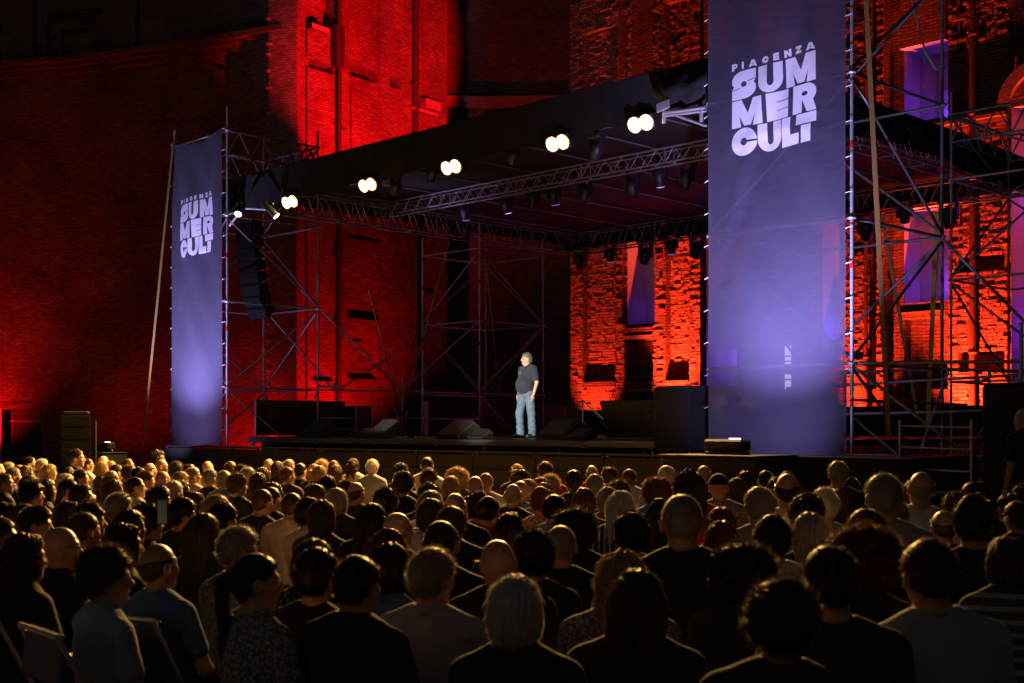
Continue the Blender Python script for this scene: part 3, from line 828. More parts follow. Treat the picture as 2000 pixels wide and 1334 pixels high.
def arc(cx, cy, rx, ry, a0, a1, n=10):
    return [(cx + rx * math.cos(R(a0 + (a1 - a0) * k / n)), cy + ry * math.sin(R(a0 + (a1 - a0) * k / n))) for k in range(n + 1)]
def glyph(ch):
    """heavy poster letters in a unit box: list of (outline, holes)"""
    if ch == 'S':
        o = [(1, 1), (.55, 1)] + arc(.5, .68, .5, .32, 95, 180) + arc(.5, .64, .5, .27, 180, 215) + [(.0, .37), (0, 0), (.45, 0)] + arc(.5, .33, .5, .33, -85, 0) + arc(.5, .37, .5, .26, 0, 35) + [(1, .64)]
        return [(o, [arc(.5, .52, .12, .10, 0, 345, 14), [(.60, .565), (.995, .625), (.995, .655), (.60, .60)][::-1] if False else [(.66, .585), (.985, .632), (.985, .655), (.66, .61)], [(.015, .345), (.34, .40), (.34, .425), (.015, .37)]])]
    if ch == 'U': return [([(0, 1), (.37, 1), (.37, .38)] + arc(.5, .38, .13, .14, 180, 360, 8) + [(.63, .38), (.63, 1), (1, 1), (1, .40)] + arc(.5, .42, .5, .42, 0, -180, 18), [])]
    if ch == 'M': return [([(0, 0), (0, 1), (.32, 1), (.52, .48), (.70, 1), (1, 1), (1, 0), (.70, 0), (.70, .05), (.76, .44), (.63, .04), (.40, .04), (.24, .44), (.30, .05), (.30, 0)], [])]
    if ch == 'E': return [([(0, 0), (0, 1), (1, 1), (1, .67), (.45, .645), (.45, .62), (1, .64), (1, .36), (.45, .335), (.45, .31), (1, .33), (1, 0)], [])]
    if ch == 'R': return [([(0, 0), (0, 1), (.6, 1)] + arc(.6, .66, .40, .34, 90, -50, 12) + [(1, 0), (.60, 0), (.41, .42), (.38, .42), (.38, 0)], [arc(.5, .66, .13, .08, 0, 345, 12)])]
    if ch == 'C': return [(arc(.5, .5, .5, .5, 4, 356, 34) + [(.62, .46), ] + arc(.5, .5, .13, .14, -20, -340, 14) + [(.62, .54)], [])]
    if ch == 'L': return [([(0, 0), (0, 1), (.5, 1), (.5, .38), (1, .38), (1, 0)], [])]
    if ch == 'T': return [([(0, 1), (1, 1), (1, .64), (0, .64)], []), ([(.26, .60), (.74, .60), (.74, 0), (.26, 0)], [])]
    if ch == 'P': return [([(0, 0), (0, 1), (.55, 1)] + arc(.55, .64, .45, .36, 90, -90, 10) + [(.40, .28), (.40, 0)], [arc(.55, .64, .14, .1, 0, 345, 10)])]
    if ch == 'I': return [([(.2, 0), (.2, 1), (.8, 1), (.8, 0)], [])]
    if ch == 'A': return [([(0, 0), (.34, 1), (.66, 1), (1, 0), (.72, 0), (.68, .12), (.32, .12), (.28, 0)], [[(.42, .3), (.5, .58), (.58, .3)]])]
    if ch == 'N': return [([(0, 0), (0, 1), (.35, 1), (.65, .45), (.65, 1), (1, 1), (1, 0), (.65, 0), (.35, .5), (.35, 0)], [])]
    if ch == 'Z': return [([(0, 1), (1, 1), (1, .75), (.5, .3), (1, .3), (1, 0), (0, 0), (0, .25), (.5, .7), (0, .7)], [])]
def logo_polys():
    L = []
    def put(ch, a0, a1, b0, b1): L.append((ch, a0, a1, b0, b1))
    for ch, a0, a1 in zip('PIACENZA', (0, .115, .205, .355, .49, .615, .755, .885), (.07, .155, .30, .435, .555, .70, .83, .99)): put(ch, a0, a1, .925, 1.0)
    for ch, a0, a1 in (('S', 0, .285), ('U', .315, .59), ('M', .625, .995)): put(ch, a0, a1, .61, .905)
    for ch, a0, a1 in (('M', 0, .35), ('E', .40, .655), ('R', .715, 1.0)): put(ch, a0, a1, .31, .60)
    for ch, a0, a1 in (('C', 0, .29), ('U', .297, .57), ('L', .58, .795), ('T', .76, 1.0)): put(ch, a0, a1, 0.0, .30)
    return L
def banner(u0, u1, z0, z1, v, label, seed, logo_z0, logo_z1, logo_u0, logo_u1):
    """hung between u0 (right edge) and u1 (left edge)"""
    t = thing('printed_banner', label, 'banner', uv((u0 + u1) / 2, v, z0), group='tall printed banners on the scaffold towers')
    off = t.location
    rs = random.Random(seed)
    ph = [rs.uniform(0, 6.28) for _ in range(8)]
    def disp(a, z):
        g = (z - z0) / (z1 - z0)
        d = 0.03 * math.sin(a * 9 + g * 4 + ph[0]) + 0.02 * math.sin(a * 5 - g * 14 + ph[1]) + 0.012 * math.sin(a * 14 + g * 31 + ph[2])
        d += 0.02 * math.exp(-((a - 0.75 + (1 - g) * 1.1) / 0.05) ** 2) * (g > 0.45) - 0.02 * math.exp(-((a - 0.95 + (1 - g) * 1.3) / 0.06) ** 2) * (g > 0.35)
        d += 0.012 * math.exp(-((g - 0.58 - 0.05 * math.sin(a * 3)) / 0.012) ** 2)
        e = 4 * a * (1 - a)
        return d * (0.25 + 0.75 * e)
    def top(a): return z1 - 0.20 * 4 * a * (1 - a) * (1 - 0.3 * a) - (0.0)
    def bot(a): return z0 + 0.03 * math.sin(a * 5 + ph[3])
    NA, NZ = 48, 150
    vs, fs = [], []
    def P(a, z, d): return uv(u1 + (u0 - u1) * a, v - d, z) - off
    for i in range(NA + 1):
        a = i / NA
        for j in range(NZ + 1):
            z = bot(a) + (top(a) - bot(a)) * j / NZ
            vs.append(P(a, z, disp(a, z)))
    for i in range(NA):
        for j in range(NZ):
            k = i * (NZ + 1) + j; fs.append((k, k + NZ + 1, k + NZ + 2, k + 1))
    mesh_obj('cloth', from_py('cloth', vs, fs, True), BANNER, t)
    # lettering: one mesh per printed word row, cut fine enough to follow the folds
    al = lambda a: ((u1 - (logo_u1 + (logo_u0 - logo_u1) * a)) / (u1 - u0))
    for items in [[e] for e in logo_polys()]:
        bm = bmesh.new()
        for (ch, a0, a1, b0, b1) in items:
            for (outl, hol) in glyph(ch):
                loops = [[(a0 + (a1 - a0) * x, b0 + (b1 - b0) * y) for (x, y) in lp] for lp in [outl] + hol]
                pts = [Vector((x, y, 0)) for lp in loops for (x, y) in lp]
                bv = [bm.verts.new(p) for p in pts]
                for tri in tessellate_polygon([[Vector((x, y, 0)) for (x, y) in lp] for lp in loops]):
                    try: bm.faces.new([bv[i] for i in tri])
                    except ValueError: pass
        for k in range(1, 30):
            if a0 < k / 30 < a1: bmesh.ops.bisect_plane(bm, geom=bm.verts[:] + bm.edges[:] + bm.faces[:], plane_co=(k / 30, 0, 0), plane_no=(1, 0, 0))
            if b0 < k / 30 < b1: bmesh.ops.bisect_plane(bm, geom=bm.verts[:] + bm.edges[:] + bm.faces[:], plane_co=(0, k / 30, 0), plane_no=(0, 1, 0))
        for q in bm.verts:
            a = al(q.co.x); z = logo_z0 + (logo_z1 - logo_z0) * q.co.y + 0.06 * q.co.x
            q.co = P(a, z, disp(a, z) + 0.006)
        bmesh.ops.recalc_face_normals(bm, faces=bm.faces[:])
        me = bpy.data.meshes.new('letter'); bm.to_mesh(me); bm.free()
        mesh_obj('letter', me, LETTER, t)
    n = int((z1 - z0) / 0.5)
    for k in range(n + 1):
        for a, s in ((0.0, 1), (1.0, -1)):
            z = z1 - 0.03 - 0.5 * k
            p = uv(u1 + (u0 - u1) * a, v - 0.005, z); q = uv(u1 + (u0 - u1) * a + 0.09 * s, v + 0.02, z - 0.02 * s)
            tube('tie', p, q, 0.008, mat('banner_tie', (0.75, 0.75, 0.8), 0.4), t, TUBE6)
    return t
BV1 = 16.05
banner(25.95, 28.24, 1.22, 8.62, BV1, 'smaller far left banner printed PIACENZA SUMMER CULT', 3, 5.74, 7.16, 26.38, 27.80)
banner(9.60, 12.00, 1.08, 9.0, BV1, 'large near right banner printed PIACENZA SUMMER CULT', 5, 5.74, 7.16, 10.07, 11.53)

# uplights for the banners
LAV = (0.46, 0.41, 1.0)
def uplight(loc, target, watt, deg, label):
    t = thing('banner_uplight', label, 'uplight', loc, group='uplights below the banners')
    mesh_obj('body', box_mesh(0.62, 0.22, 0.16, 0.03), BLACKPLASTIC, t, (0, 0, 0.02), (0, 0, ROTU))
    mesh_obj('lens', box_mesh(0.14, 0.06, 0.012, 0.002), lamp_mat('uplight_lens', (0.75, 0.75, 1.0), 9), t, UDIR * -0.12 + Vector((0, 0, 0.105)), (0, 0, ROTU))
    mesh_obj('yoke', box_mesh(0.7, 0.04, 0.05, 0.01), DARKSTEEL, t, (0, 0, -0.085), (0, 0, ROTU))
    spot('uplight_beam', Vector(loc) + Vector((0, 0, 0.14)), target, watt, LAV, deg, 1.0, 0.05, t)
    spot('uplight_spill', Vector(loc) + Vector((0, 0, 0.14)), Vector((target[0], target[1], 2.0)), watt * 0.13, LAV, 66, 1.0, 0.05, t)
pR = uv(9.9, 13.65, 1.40); uplight(pR, uv(10.8, 16.0, 4.2), 4000, 76, 'small uplight on black box below the right banner')
pL = uv(26.95, 13.65, 1.22); uplight(pL, uv(27.05, 16.0, 4.0), 3600, 76, 'small uplight below the left banner')
def black_box(c, size, label, m=BLACKCLOTH, rz=ROTU, bev=0.02):
    t = thing('draped_box', label, 'box', (c[0], c[1], 0), group='black draped boxes round the stage')
    mesh_obj('cover', box_mesh(*size, bev), m, t, (0, 0, size[2] / 2 + 0.003), (0, 0, rz))
    mesh_obj('lid', box_mesh(size[0] + 0.04, size[1] + 0.04, 0.025, 0.005), BLACKPAINT, t, (0, 0, size[2] + 0.018), (0, 0, rz))
    return t
black_box(uv(9.85, 13.6), (1.5, 0.9, 1.27), 'black draped box carrying the uplight below the right banner')
black_box(uv(26.95, 13.65), (0.9, 0.6, 1.07), 'black draped box carrying the uplight below the left banner')
black_box(uv(8.75, 15.2), (1.9, 1.3, 1.24), 'long black ballast cover at the foot of the right tower')
dk = black_box(uv(6.35, 15.9), (1.6, 1.6, 2.16), 'tall black draped enclosure at the right edge')

# ------------------------------------------------------------------ lamps on the roof
WARM = (1.0, 0.52, 0.13)
CELL = lamp_mat('blinder_cell_glow', (1.0, 0.72, 0.30), 60)
DISH = lamp_mat('blinder_dish_glow', (1.0, 0.46, 0.09), 2.2)
aim = Vector((-2.0, 8.5, 1.2))
for i, (px_, py_) in enumerate(((565, 395), (717, 362), (880, 327), (1088, 280), (1250, 242))):
    p = on_v(px_, py_, 16.42)
    t = thing('blinder_lamp', 'bright warm twin lamp on the roof front, %s from the left' % ['leftmost', 'second', 'middle', 'fourth', 'fifth and rightmost'][i], 'stage lamp', p, group='warm twin lamps along the roof front')
    tgt = p - VDIR * 13 + Vector((1.0, 0, 1.0 - p.z))
    d = (tgt - p).normalized(); q = d.to_track_quat('Z', 'Y').to_euler()
    side = UDIR
    sx = (UDIR - d * UDIR.dot(d)).normalized(); sy = d.cross(sx)
    q = Matrix((sx, sy, d)).transposed().to_euler()
    mesh_obj('housing', box_mesh(0.52, 0.27, 0.16, 0.02), BLACKPLASTIC, t, -d * 0.1, q)
    tube('clamp', p - d * 0.1, p - d * 0.1 + Vector((0, 0, 0.35)) + VDIR * 0.3, 0.02, BLACKPAINT, t)
    for s in (-1, 1):
        mesh_obj('reflector_dish', DISC, DISH, t, sx * (0.12 * s) - d * 0.03, q, (0.132, 0.132, 0.03))
        mesh_obj('lamp_cell', DISC, CELL, t, sx * (0.12 * s) + d * 0.002, q, (0.085, 0.085, 0.02))
    spot('blinder_beam', p + d * 0.25, tgt, 9500, WARM, 125, 1.0, 0.12, t)

def white_spot(p, tgt, watt, deg, label, col, vis=True):
    t = thing('spotlight', label, 'spotlight', p, group='white spotlights by the left tower')
    d = (Vector(tgt) - Vector(p)).normalized(); q = d.to_track_quat('Z', 'Y').to_euler()
    mesh_obj('barrel', DISC, BLACKPLASTIC, t, -d * 0.42, q, (0.09, 0.09, 0.42))
    mesh_obj('lens', DISC, lamp_mat('white_spot_lens', (0.9, 0.95, 1.0), 14), t, -d * 0.004, q, (0.075, 0.075, 0.008))
    mesh_obj('yoke', box_mesh(0.24, 0.03, 0.03, 0.005), DARKSTEEL, t, -d * 0.2 + Vector((0, 0, 0.12)), (0, 0, ROTU))
    spot('spot_beam', Vector(p) + d * 0.02, tgt, watt, col, deg, 0.25, 0.05, t)
    return t
PERF = Vector((0.30, 26.1, SZ))
white_spot(on_v(465, 418, 15.9), uv(22, 12.0, 1.2), 500, 50, 'white spotlight on a steel arm beside the left banner', (0.9, 0.92, 1.0))
white_spot(on_v(540, 422, 16.35), uv(20.5, 19.5, SZ), 300, 45, 'small white spotlight under the left end of the roof', (1.0, 0.92, 0.78))
for (a, b) in (((448, 424), (467, 414)), ((448, 440), (466, 418)), ((480, 408), (520, 405))):
    pass
fs_ = thing('followspot', 'followspot on a tripod behind the audience aimed at the performer', 'spotlight', (-13.0, 1.0, 0))
fp = Vector((-13.0, 1.0, 4.2)); fd = (PERF + Vector((-0.2, 0, 0.85)) - fp).normalized()
mesh_obj('barrel', DISC, BLACKPLASTIC, fs_, Vector((0, 0, 4.2)) - fd * 0.9, fd.to_track_quat('Z', 'Y').to_euler(), (0.16, 0.16, 0.88))
mesh_obj('lens', DISC, lamp_mat('followspot_lens', (1, 0.93, 0.8), 12), fs_, Vector((0, 0, 4.2)) - fd * 0.02, fd.to_track_quat('Z', 'Y').to_euler(), (0.13, 0.13, 0.015))
mesh_obj('mast', TUBE, DARKSTEEL, fs_, (0, -0.45, 0.9), (0, 0, 0), (0.03, 0.03, 3.15))
for k in range(3):
    a_ = k * 2.094; dd_ = Vector((math.cos(a_) * 0.8, math.sin(a_) * 0.8, -1.1)); mesh_obj('leg', TUBE, DARKSTEEL, fs_, (0, -0.45, 1.1), dd_.to_track_quat('Z', 'Y').to_euler(), (0.02, 0.02, dd_.length))
spot('followspot_beam', fp + fd * 0.03, fp + fd * 20, 82000, (1.0, 0.92, 0.78), 4.6, 0.7, 0.12, fs_)
arm = thing('lamp_arm', 'pale steel arms holding the spotlight beside the left banner', 'bracket', on_v(449, 424, 16.05))
tube('arm', on_v(448, 418, 16.05), on_v(474, 411, 16.05), 0.03, STEEL, arm); tube('arm', on_v(449, 440, 16.05), on_v(468, 415, 15.95), 0.03, STEEL, arm); tube('arm', on_v(480, 406, 16.1), on_v(524, 409, 16.3), 0.035, STEEL, arm)
br_ = thing('steel_bracket', 'pale steel outrigger bracket left of the right banner, beside the rightmost lamp', 'bracket', on_v(1379, 212, 16.2))
BRM = mat('bracket_aluminium', (0.6, 0.6, 0.62), 0.4, 0.5, var=0.15)
for (a, b, r) in (((1379, 210), (1298, 221), 0.035), ((1379, 216), (1300, 226), 0.025), ((1379, 246), (1300, 218), 0.022), ((1297, 216), (1297, 241), 0.03), ((1370, 213), (1370, 238), 0.03)):
    tube('arm', on_v(*a, 16.15), on_v(*b, 16.15), r, BRM, br_)
pp = on_v(1295, 207, 16.1) - br_.location; mesh_obj('end_plate', box_mesh(0.26, 0.03, 0.14, 0.005), BRM, br_, pp, (0.1, 0.15, ROTU))
pk = on_v(1345, 212, 14.9)

# moving heads on the trusses
LENS = lamp_mat('moving_head_lens', (0.72, 0.55, 1.0), 3.2)
LENSOFF = mat('dark_lens', (0.03, 0.03, 0.05), 0.1)
RIML = lamp_mat('moving_head_ring', (0.4, 0.15, 1.0), 0.9)
HEADM = None
def head_mesh():
    pr = [(0, 0.0), (0.085, 0.0), (0.10, 0.03), (0.115, 0.12), (0.13, 0.2), (0.125, 0.28), (0.09, 0.36), (0.04, 0.39), (0, 0.39)]
    n = 16; vs, fs = [], []
    for (r, z) in pr:
        for k in range(n):
            a = 2 * math.pi * k / n; vs.append((r * math.cos(a), r * math.sin(a), z))
    for i in range(len(pr) - 1):
        for k in range(n):
            j = (k + 1) % n; fs.append((i * n + k, i * n + j, (i + 1) * n + j, (i + 1) * n + k))
    return from_py('barrel', vs, fs, True)
HEADM = head_mesh()
def moving_head(p, lit, label, tilt=(0.35, 0.0), size=1.0):
    """p: point of the lens"""
    t = thing('moving_head_light', label, 'stage light', p, group='moving head lights hanging from the trusses')
    rot = Quaternion((1, 0, 0), tilt[0]) @ Quaternion((0, 1, 0), tilt[1])
    e = rot.to_euler(); up = rot @ Vector((0, 0, 1))
    s = size
    mesh_obj('barrel', HEADM, BLACKPLASTIC, t, up * 0.01, e, (s, s, s))
    mesh_obj('lens', DISC, LENS if lit else LENSOFF, t, -up * 0.004, e, (0.065 * s, 0.065 * s, 0.012))
    mesh_obj('lens_ring', DISC, RIML if lit else BLACKPAINT, t, up * 0.0005, e, (0.088 * s, 0.088 * s, 0.008))
    c = up * 0.2 * s
    for sg in (-1, 1):
        mesh_obj('yoke_arm', box_mesh(0.045 * s, 0.12 * s, 0.36 * s, 0.01), BLACKPLASTIC, t, c + UDIR * (0.155 * s * sg) + Vector((0, 0, 0.12 * s)), (0, 0, ROTU))
    mesh_obj('base', box_mesh(0.38 * s, 0.26 * s, 0.12 * s, 0.02), BLACKPLASTIC, t, c + Vector((0, 0, 0.33 * s)), (0, 0, ROTU))
    mesh_obj('hook', box_mesh(0.1 * s, 0.06, 0.14, 0.01), BLACKPAINT, t, c + Vector((0, 0, 0.45 * s)), (0, 0, ROTU))
ordn = ['first', 'second', 'third', 'fourth', 'fifth', 'sixth', 'seventh', 'eighth', 'ninth', 'tenth']
for i, (x, y, lit) in enumerate(((910, 430, 1), (993, 417, 1), (1040, 408, 0), (1085, 400, 1), (1140, 395, 0), (1238, 385, 0), (1290, 366, 1), (1340, 370, 0))):
    moving_head(on_v(x, y, 21.2), lit, '%s moving head light, %s from the left on the middle truss' % ('lit' if lit else 'dark', ordn[i]), (random.uniform(.15, .4), random.uniform(-.2, .2)))
for i, (x, y, lit) in enumerate(((1135, 526, 0), (1193, 512, 1), (1257, 516, 0), (1312, 497, 1), (1356, 504, 0), (1418, 484, 1), (1488, 474, 1), (1690, 470, 0), (1768, 437, 1), (1855, 445, 0))):
    moving_head(on_v(x, y, 28.05), lit, '%s moving head light, %s from the left on the rear truss' % ('lit' if lit else 'dark', ordn[i]), (random.uniform(.1, .4), random.uniform(-.3, .3)), 1.25 if not lit else 1.1)
for i, (x, y) in enumerate(((842, 332), (1000, 300), (1160, 290), (770, 360))):
    moving_head(on_v(x, y + 22, 17.0), 0, 'dark moving head light between the warm lamps, %s along the roof front' % ordn[i], (0.5, 0.2), 0.8)

# ------------------------------------------------------------------ loudspeakers
def cabinet_mesh(w, h, d):
    vs = [(-w / 2, 0, -h / 2), (w / 2, 0, -h / 2), (w / 2, 0, h / 2), (-w / 2, 0, h / 2), (-w * .32, d, -h * .36), (w * .32, d, -h * .36), (w * .32, d, h * .36), (-w * .32, d, h * .36)]
    me = from_py('cabinet', vs, [(0, 1, 2, 3), (1, 5, 6, 2), (5, 4, 7, 6), (4, 0, 3, 7), (3, 2, 6, 7), (0, 4, 5, 1)])
    return me
def line_array(loc, n, w, h, d, label, curve, rz):
    t = thing('line_array_speaker', label, 'loudspeaker', loc, rz)
    SPK = mat('speaker_black', (0.008, 0.008, 0.008), 0.7, spec=0.2)
    cm = cabinet_mesh(w, h * 0.93, d); gm = box_mesh(w * 0.94, 0.015, h * 0.8, 0.004)
    z, y, a = 0.0, 0.0, 0.02
    for k in range(n):
        c = Vector((0, y, z))
        o = mesh_obj('cabinet', cm, SPK, t, c, (a, 0, 0))
        mesh_obj('grille', gm, SPK, o, (0, -0.01, 0))
        z -= h * math.cos(a); y += h * math.sin(a); a += curve * (1 + k * 0.35)
    mesh_obj('flying_frame', box_mesh(w * 0.8, d * 0.8, 0.06, 0.01), BLACKPAINT, t, (0, d * 0.4, h * 0.65))
    for sg in ((-1, 1) if n > 5 else ()): mesh_obj('chain', TUBE6, DARKSTEEL, t, (w * 0.25 * sg, d * 0.4, h * 0.65), (0, 0, 0), (0.012, 0.012, 0.9))
line_array(uv(26.05, 16.75, 6.35), 8, 0.62, 0.29, 0.40, 'hanging black line array loudspeaker beside the left banner', 0.035, ROTU + math.pi + 0.2)
line_array(at(148, 822, 27.0), 4, 0.62, 0.27, 0.4, 'small black stacked loudspeaker standing left below the curved wall', 0.03, 0.2)
pst = at(148, 822, 27.0); sb = thing('speaker_stand', 'black speaker stand under the small stacked loudspeaker at left', 'stand', (pst.x, pst.y, 0))
mesh_obj('plinth', box_mesh(0.66, 0.5, 0.62, 0.02), MATS['speaker_black'], sb, (0, 0.2, 0.31)); mesh_obj('mast', TUBE, BLACKPAINT, sb, (0.25, 0.5, 0.3), (0, 0, 0), (0.03, 0.03, 1.5))

WEDGE = None
def wedge(px_, v, w, h, d, label, rz=ROTU, m=BLACKPAINT):
    p = uv(u_at(px_, v), v, SZ + 0.002)
    t = thing('stage_monitor', label, 'stage monitor', p, rz, group='wedge monitors on the stage front')
    prof = [(0.0, 0.0), (0.0, h * 0.72), (d * 0.28, h), (d * 0.96, h * 0.25), (d, 0.0)]
    vs = [(s * w / 2, y, z) for s in (-1, 1) for (y, z) in prof]
    n = len(prof)
    fs = [tuple(range(n))[::-1], tuple(range(n, 2 * n))] + [(k, (k + 1) % n, n + (k + 1) % n, n + k) for k in range(n)]
    bm = bmesh.new(); me = from_py('body', vs, fs); bm.from_mesh(me)
    bmesh.ops.recalc_face_normals(bm, faces=bm.faces[:]); bmesh.ops.bevel(bm, geom=bm.edges[:], offset=0.012, segments=1, affect='EDGES'); bm.to_mesh(me); bm.free()
    mesh_obj('body', me, m, t)
    sl = math.atan2(-h * 0.75, d * 0.68)
    mesh_obj('grille', box_mesh(w * 0.9, d * 0.9, 0.012, 0.003), BLACKPLASTIC, t, (0, d * 0.62 + 0.01, h * 0.625 + 0.012), (sl, 0, 0))
    for s in (-1, 1): mesh_obj('handle', box_mesh(0.012, 0.13, 0.05, 0.004), BLACKPLASTIC, t, (s * (w / 2 + 0.004), d * 0.35, h * 0.4))
WEDM = mat('worn_black_wood', (0.045, 0.043, 0.036), 0.5, var=0.3, scale=9, bump=0.1)
wedge(775, 17.5, 0.62, 0.36, 0.6, 'wedge stage monitor with pale lit top in front of the yellow straps', m=WEDM)
wedge(917, 17.5, 0.66, 0.34, 0.6, 'wedge stage monitor with pale lit top left of the performer', m=WEDM)
wedge(950, 17.2, 0.42, 0.17, 0.34, 'small low wedge monitor in front of the one left of the performer', m=WEDM)
wedge(1118, 17.5, 0.72, 0.36, 0.6, 'dark wedge stage monitor right of the performer', m=WEDM)
wedge(1150, 17.2, 0.42, 0.18, 0.4, 'small low dark wedge monitor right of the performer', m=WEDM)
wedge(724, 17.3, 0.40, 0.18, 0.3, 'small low wedge monitor beside the chequered plate', m=WEDM)
wedge(640, 17.6, 0.6, 0.36, 0.6, 'dark wedge stage monitor in front of the left draped railing', m=BLACKPAINT)

# ------------------------------------------------------------------ draped railings
def railing(u0, v0, u1, v1, label, h=0.85):
    a, b = uv(u0, v0, SZ), uv(u1, v1, SZ)
    t = thing('draped_railing', label, 'railing', a, group='black draped railings round the stage')
    L = (b - a).length; n = max(2, int(L / 1.2) + 1)
    for k in range(n):
        p = a.lerp(b, k / (n - 1)); tube('post', p + Vector((0, 0, 0.002)), p + Vector((0, 0, h + 0.03)), 0.025, STEEL, t)
    tube('top_rail', a + Vector((0, 0, h)), b + Vector((0, 0, h)), 0.024, STEEL, t)
    dr = (b - a).normalized(); nn_ = Vector((dr.y, -dr.x, 0)) * 0.05
    if nn_.y > 0: nn_ = -nn_
    cloth_grid('drape', a + nn_, b + nn_, SZ + 0.03, SZ + h + 0.03, max(10, int(L * 14)), 6, 0.02, t, a, BLACKCLOTH)
    return t
railing(26.0, 17.0, 26.0, 19.6, 'black draped railing at the left front corner of the stage')
rl = railing(26.0, 22.35, 26.0, 27.8, 'long black draped railing behind the performer')
railing(25.6, 28.0, 12.4, 28.0, 'black draped railing along the rear edge of the stage', 0.7)
gp = uv(25.9, 22.25, SZ)
gpo = thing('stage_post', 'pale perforated steel post at the end of the long draped railing', 'post', gp)
mesh_obj('post_body', box_mesh(0.1, 0.1, 0.86, 0.008), STEEL, gpo, (0, 0, 0.432)); mesh_obj('post_cap', box_mesh(0.15, 0.15, 0.06, 0.008), STEEL, gpo, (0, 0, 0.87)); mesh_obj('post_clamp', box_mesh(0.16, 0.13, 0.08, 0.01), STEEL, gpo, (0, 0, 0.4))

# flight case and chequered plate
fc = thing('flight_case', 'tall black flight case with metal edges behind the left railing', 'flight case', uv(u_at(697, 19.9), 19.9, SZ), ROTU)
mesh_obj('body', box_mesh(0.56, 0.5, 0.62, 0.01), BLACKPAINT, fc, (0, 0, 0.44))
for sx in (-1, 1):
    for sy in (-1, 1):
        mesh_obj('edge_profile', box_mesh(0.035, 0.035, 0.64, 0.004), ALU, fc, (sx * 0.28, sy * 0.25, 0.44))
        mesh_obj('castor', DISC, BLACKPLASTIC, fc, (sx * 0.2 - 0.02, sy * 0.17, 0.065), (0, R(90), 0), (0.06, 0.06, 0.04))
for z in (0.13, 0.75):
    for sy in (-1, 1): mesh_obj('edge_profile', box_mesh(0.58, 0.035, 0.035, 0.004), ALU, fc, (0, sy * 0.25, z))
    for sx in (-1, 1): mesh_obj('edge_profile', box_mesh(0.035, 0.5, 0.035, 0.004), ALU, fc, (sx * 0.28, 0, z))
for sx in (-0.12, 0.12): mesh_obj('butterfly_latch', box_mesh(0.1, 0.012, 0.1, 0.004), STEEL, fc, (sx, -0.262, 0.3))
cp = thing('chequer_plate_step', 'violet lit chequer plate step beside the flight case', 'step', uv(u_at(690, 18.3), 18.3, SZ + 0.002), ROTU)
mesh_obj('plate', box_mesh(0.55, 0.7, 0.02, 0.003), STEEL, cp, (0, 0, 0.12), (0.22, 0, 0)); mesh_obj('riser', box_mesh(0.55, 0.6, 0.05, 0.005), BLACKPAINT, cp, (0, 0, 0.025))
dia = box_mesh(0.05, 0.012, 0.006, 0.002)
for i in range(8):
    for j in range(8):
        mesh_obj('tread_stud', dia, STEEL, cp, (-0.235 + i * 0.067, -0.3 + j * 0.085, 0.134 + (-0.3 + j * 0.085) * 0.222), (0.22, 0, 0.7 if (i + j) % 2 else -0.7))
# leaning panel, right drape box
lp_ = thing('leaning_panel', 'large black rectangular panel leaning back at the right of the stage', 'panel', uv(u_at(1248, 18.0), 18.0, SZ + 0.002), ROTU)
mesh_obj('board', box_mesh(1.55, 0.05, 0.72, 0.008), WEDM, lp_, (0, 0.09, 0.36), (-0.25, 0, 0)); mesh_obj('foot', box_mesh(1.6, 0.3, 0.03, 0.004), ALU, lp_, (0, 0.1, 0.017))
for s in (-1, 1): mesh_obj('prop', box_mesh(0.04, 0.4, 0.04, 0.004), DARKSTEEL, lp_, (s * 0.6, 0.3, 0.3), (0.7, 0, 0))
rb = thing('draped_rack', 'black draped equipment rack between leaning panel and right banner', 'box', uv(12.85, 16.5), ROTU)
cl = mesh_obj('cover', box_mesh(0.75, 0.6, 1.0, 0.04), BLACKCLOTH, rb, (0, 0, 1.82)); mesh_obj('table', box_mesh(0.85, 0.7, 0.06, 0.01), BLACKPAINT, rb, (0, 0, 1.29))
for sx in (-1, 1):
    for sy in (-1, 1): mesh_obj('leg', TUBE, STEEL, rb, (sx * 0.37, sy * 0.3, 0), (0, 0, 0), (0.025, 0.025, 1.26))
mesh_obj('indicator', box_mesh(0.03, 0.01, 0.02, 0), lamp_mat('red_indicator', (1, 0.02, 0.01), 4), rb, (-0.2, -0.355, 1.29))
# stair rails behind the stage
for (x, lab) in ((1092, 'slanted steel stair handrail behind the dark wedge monitor'), (1138, 'slanted steel stair handrail against the lit bricks')):
    p = on_v(x, 782, 23.5); h = thing('stair_handrail', lab, 'handrail', uv(u_at(x, 23.5), 23.5, SZ), group='stair handrails at the rear of the stage')
    tube('post', (p.x, p.y, SZ), p, 0.022, BLACKPAINT, h); tube('rail', p, p - UDIR * 0.9 + Vector((0, 0, -0.62)), 0.022, BLACKPAINT, h); tube('grip', p, p + UDIR * 0.12 + Vector((0, 0, -0.05)), 0.022, BLACKPAINT, h)
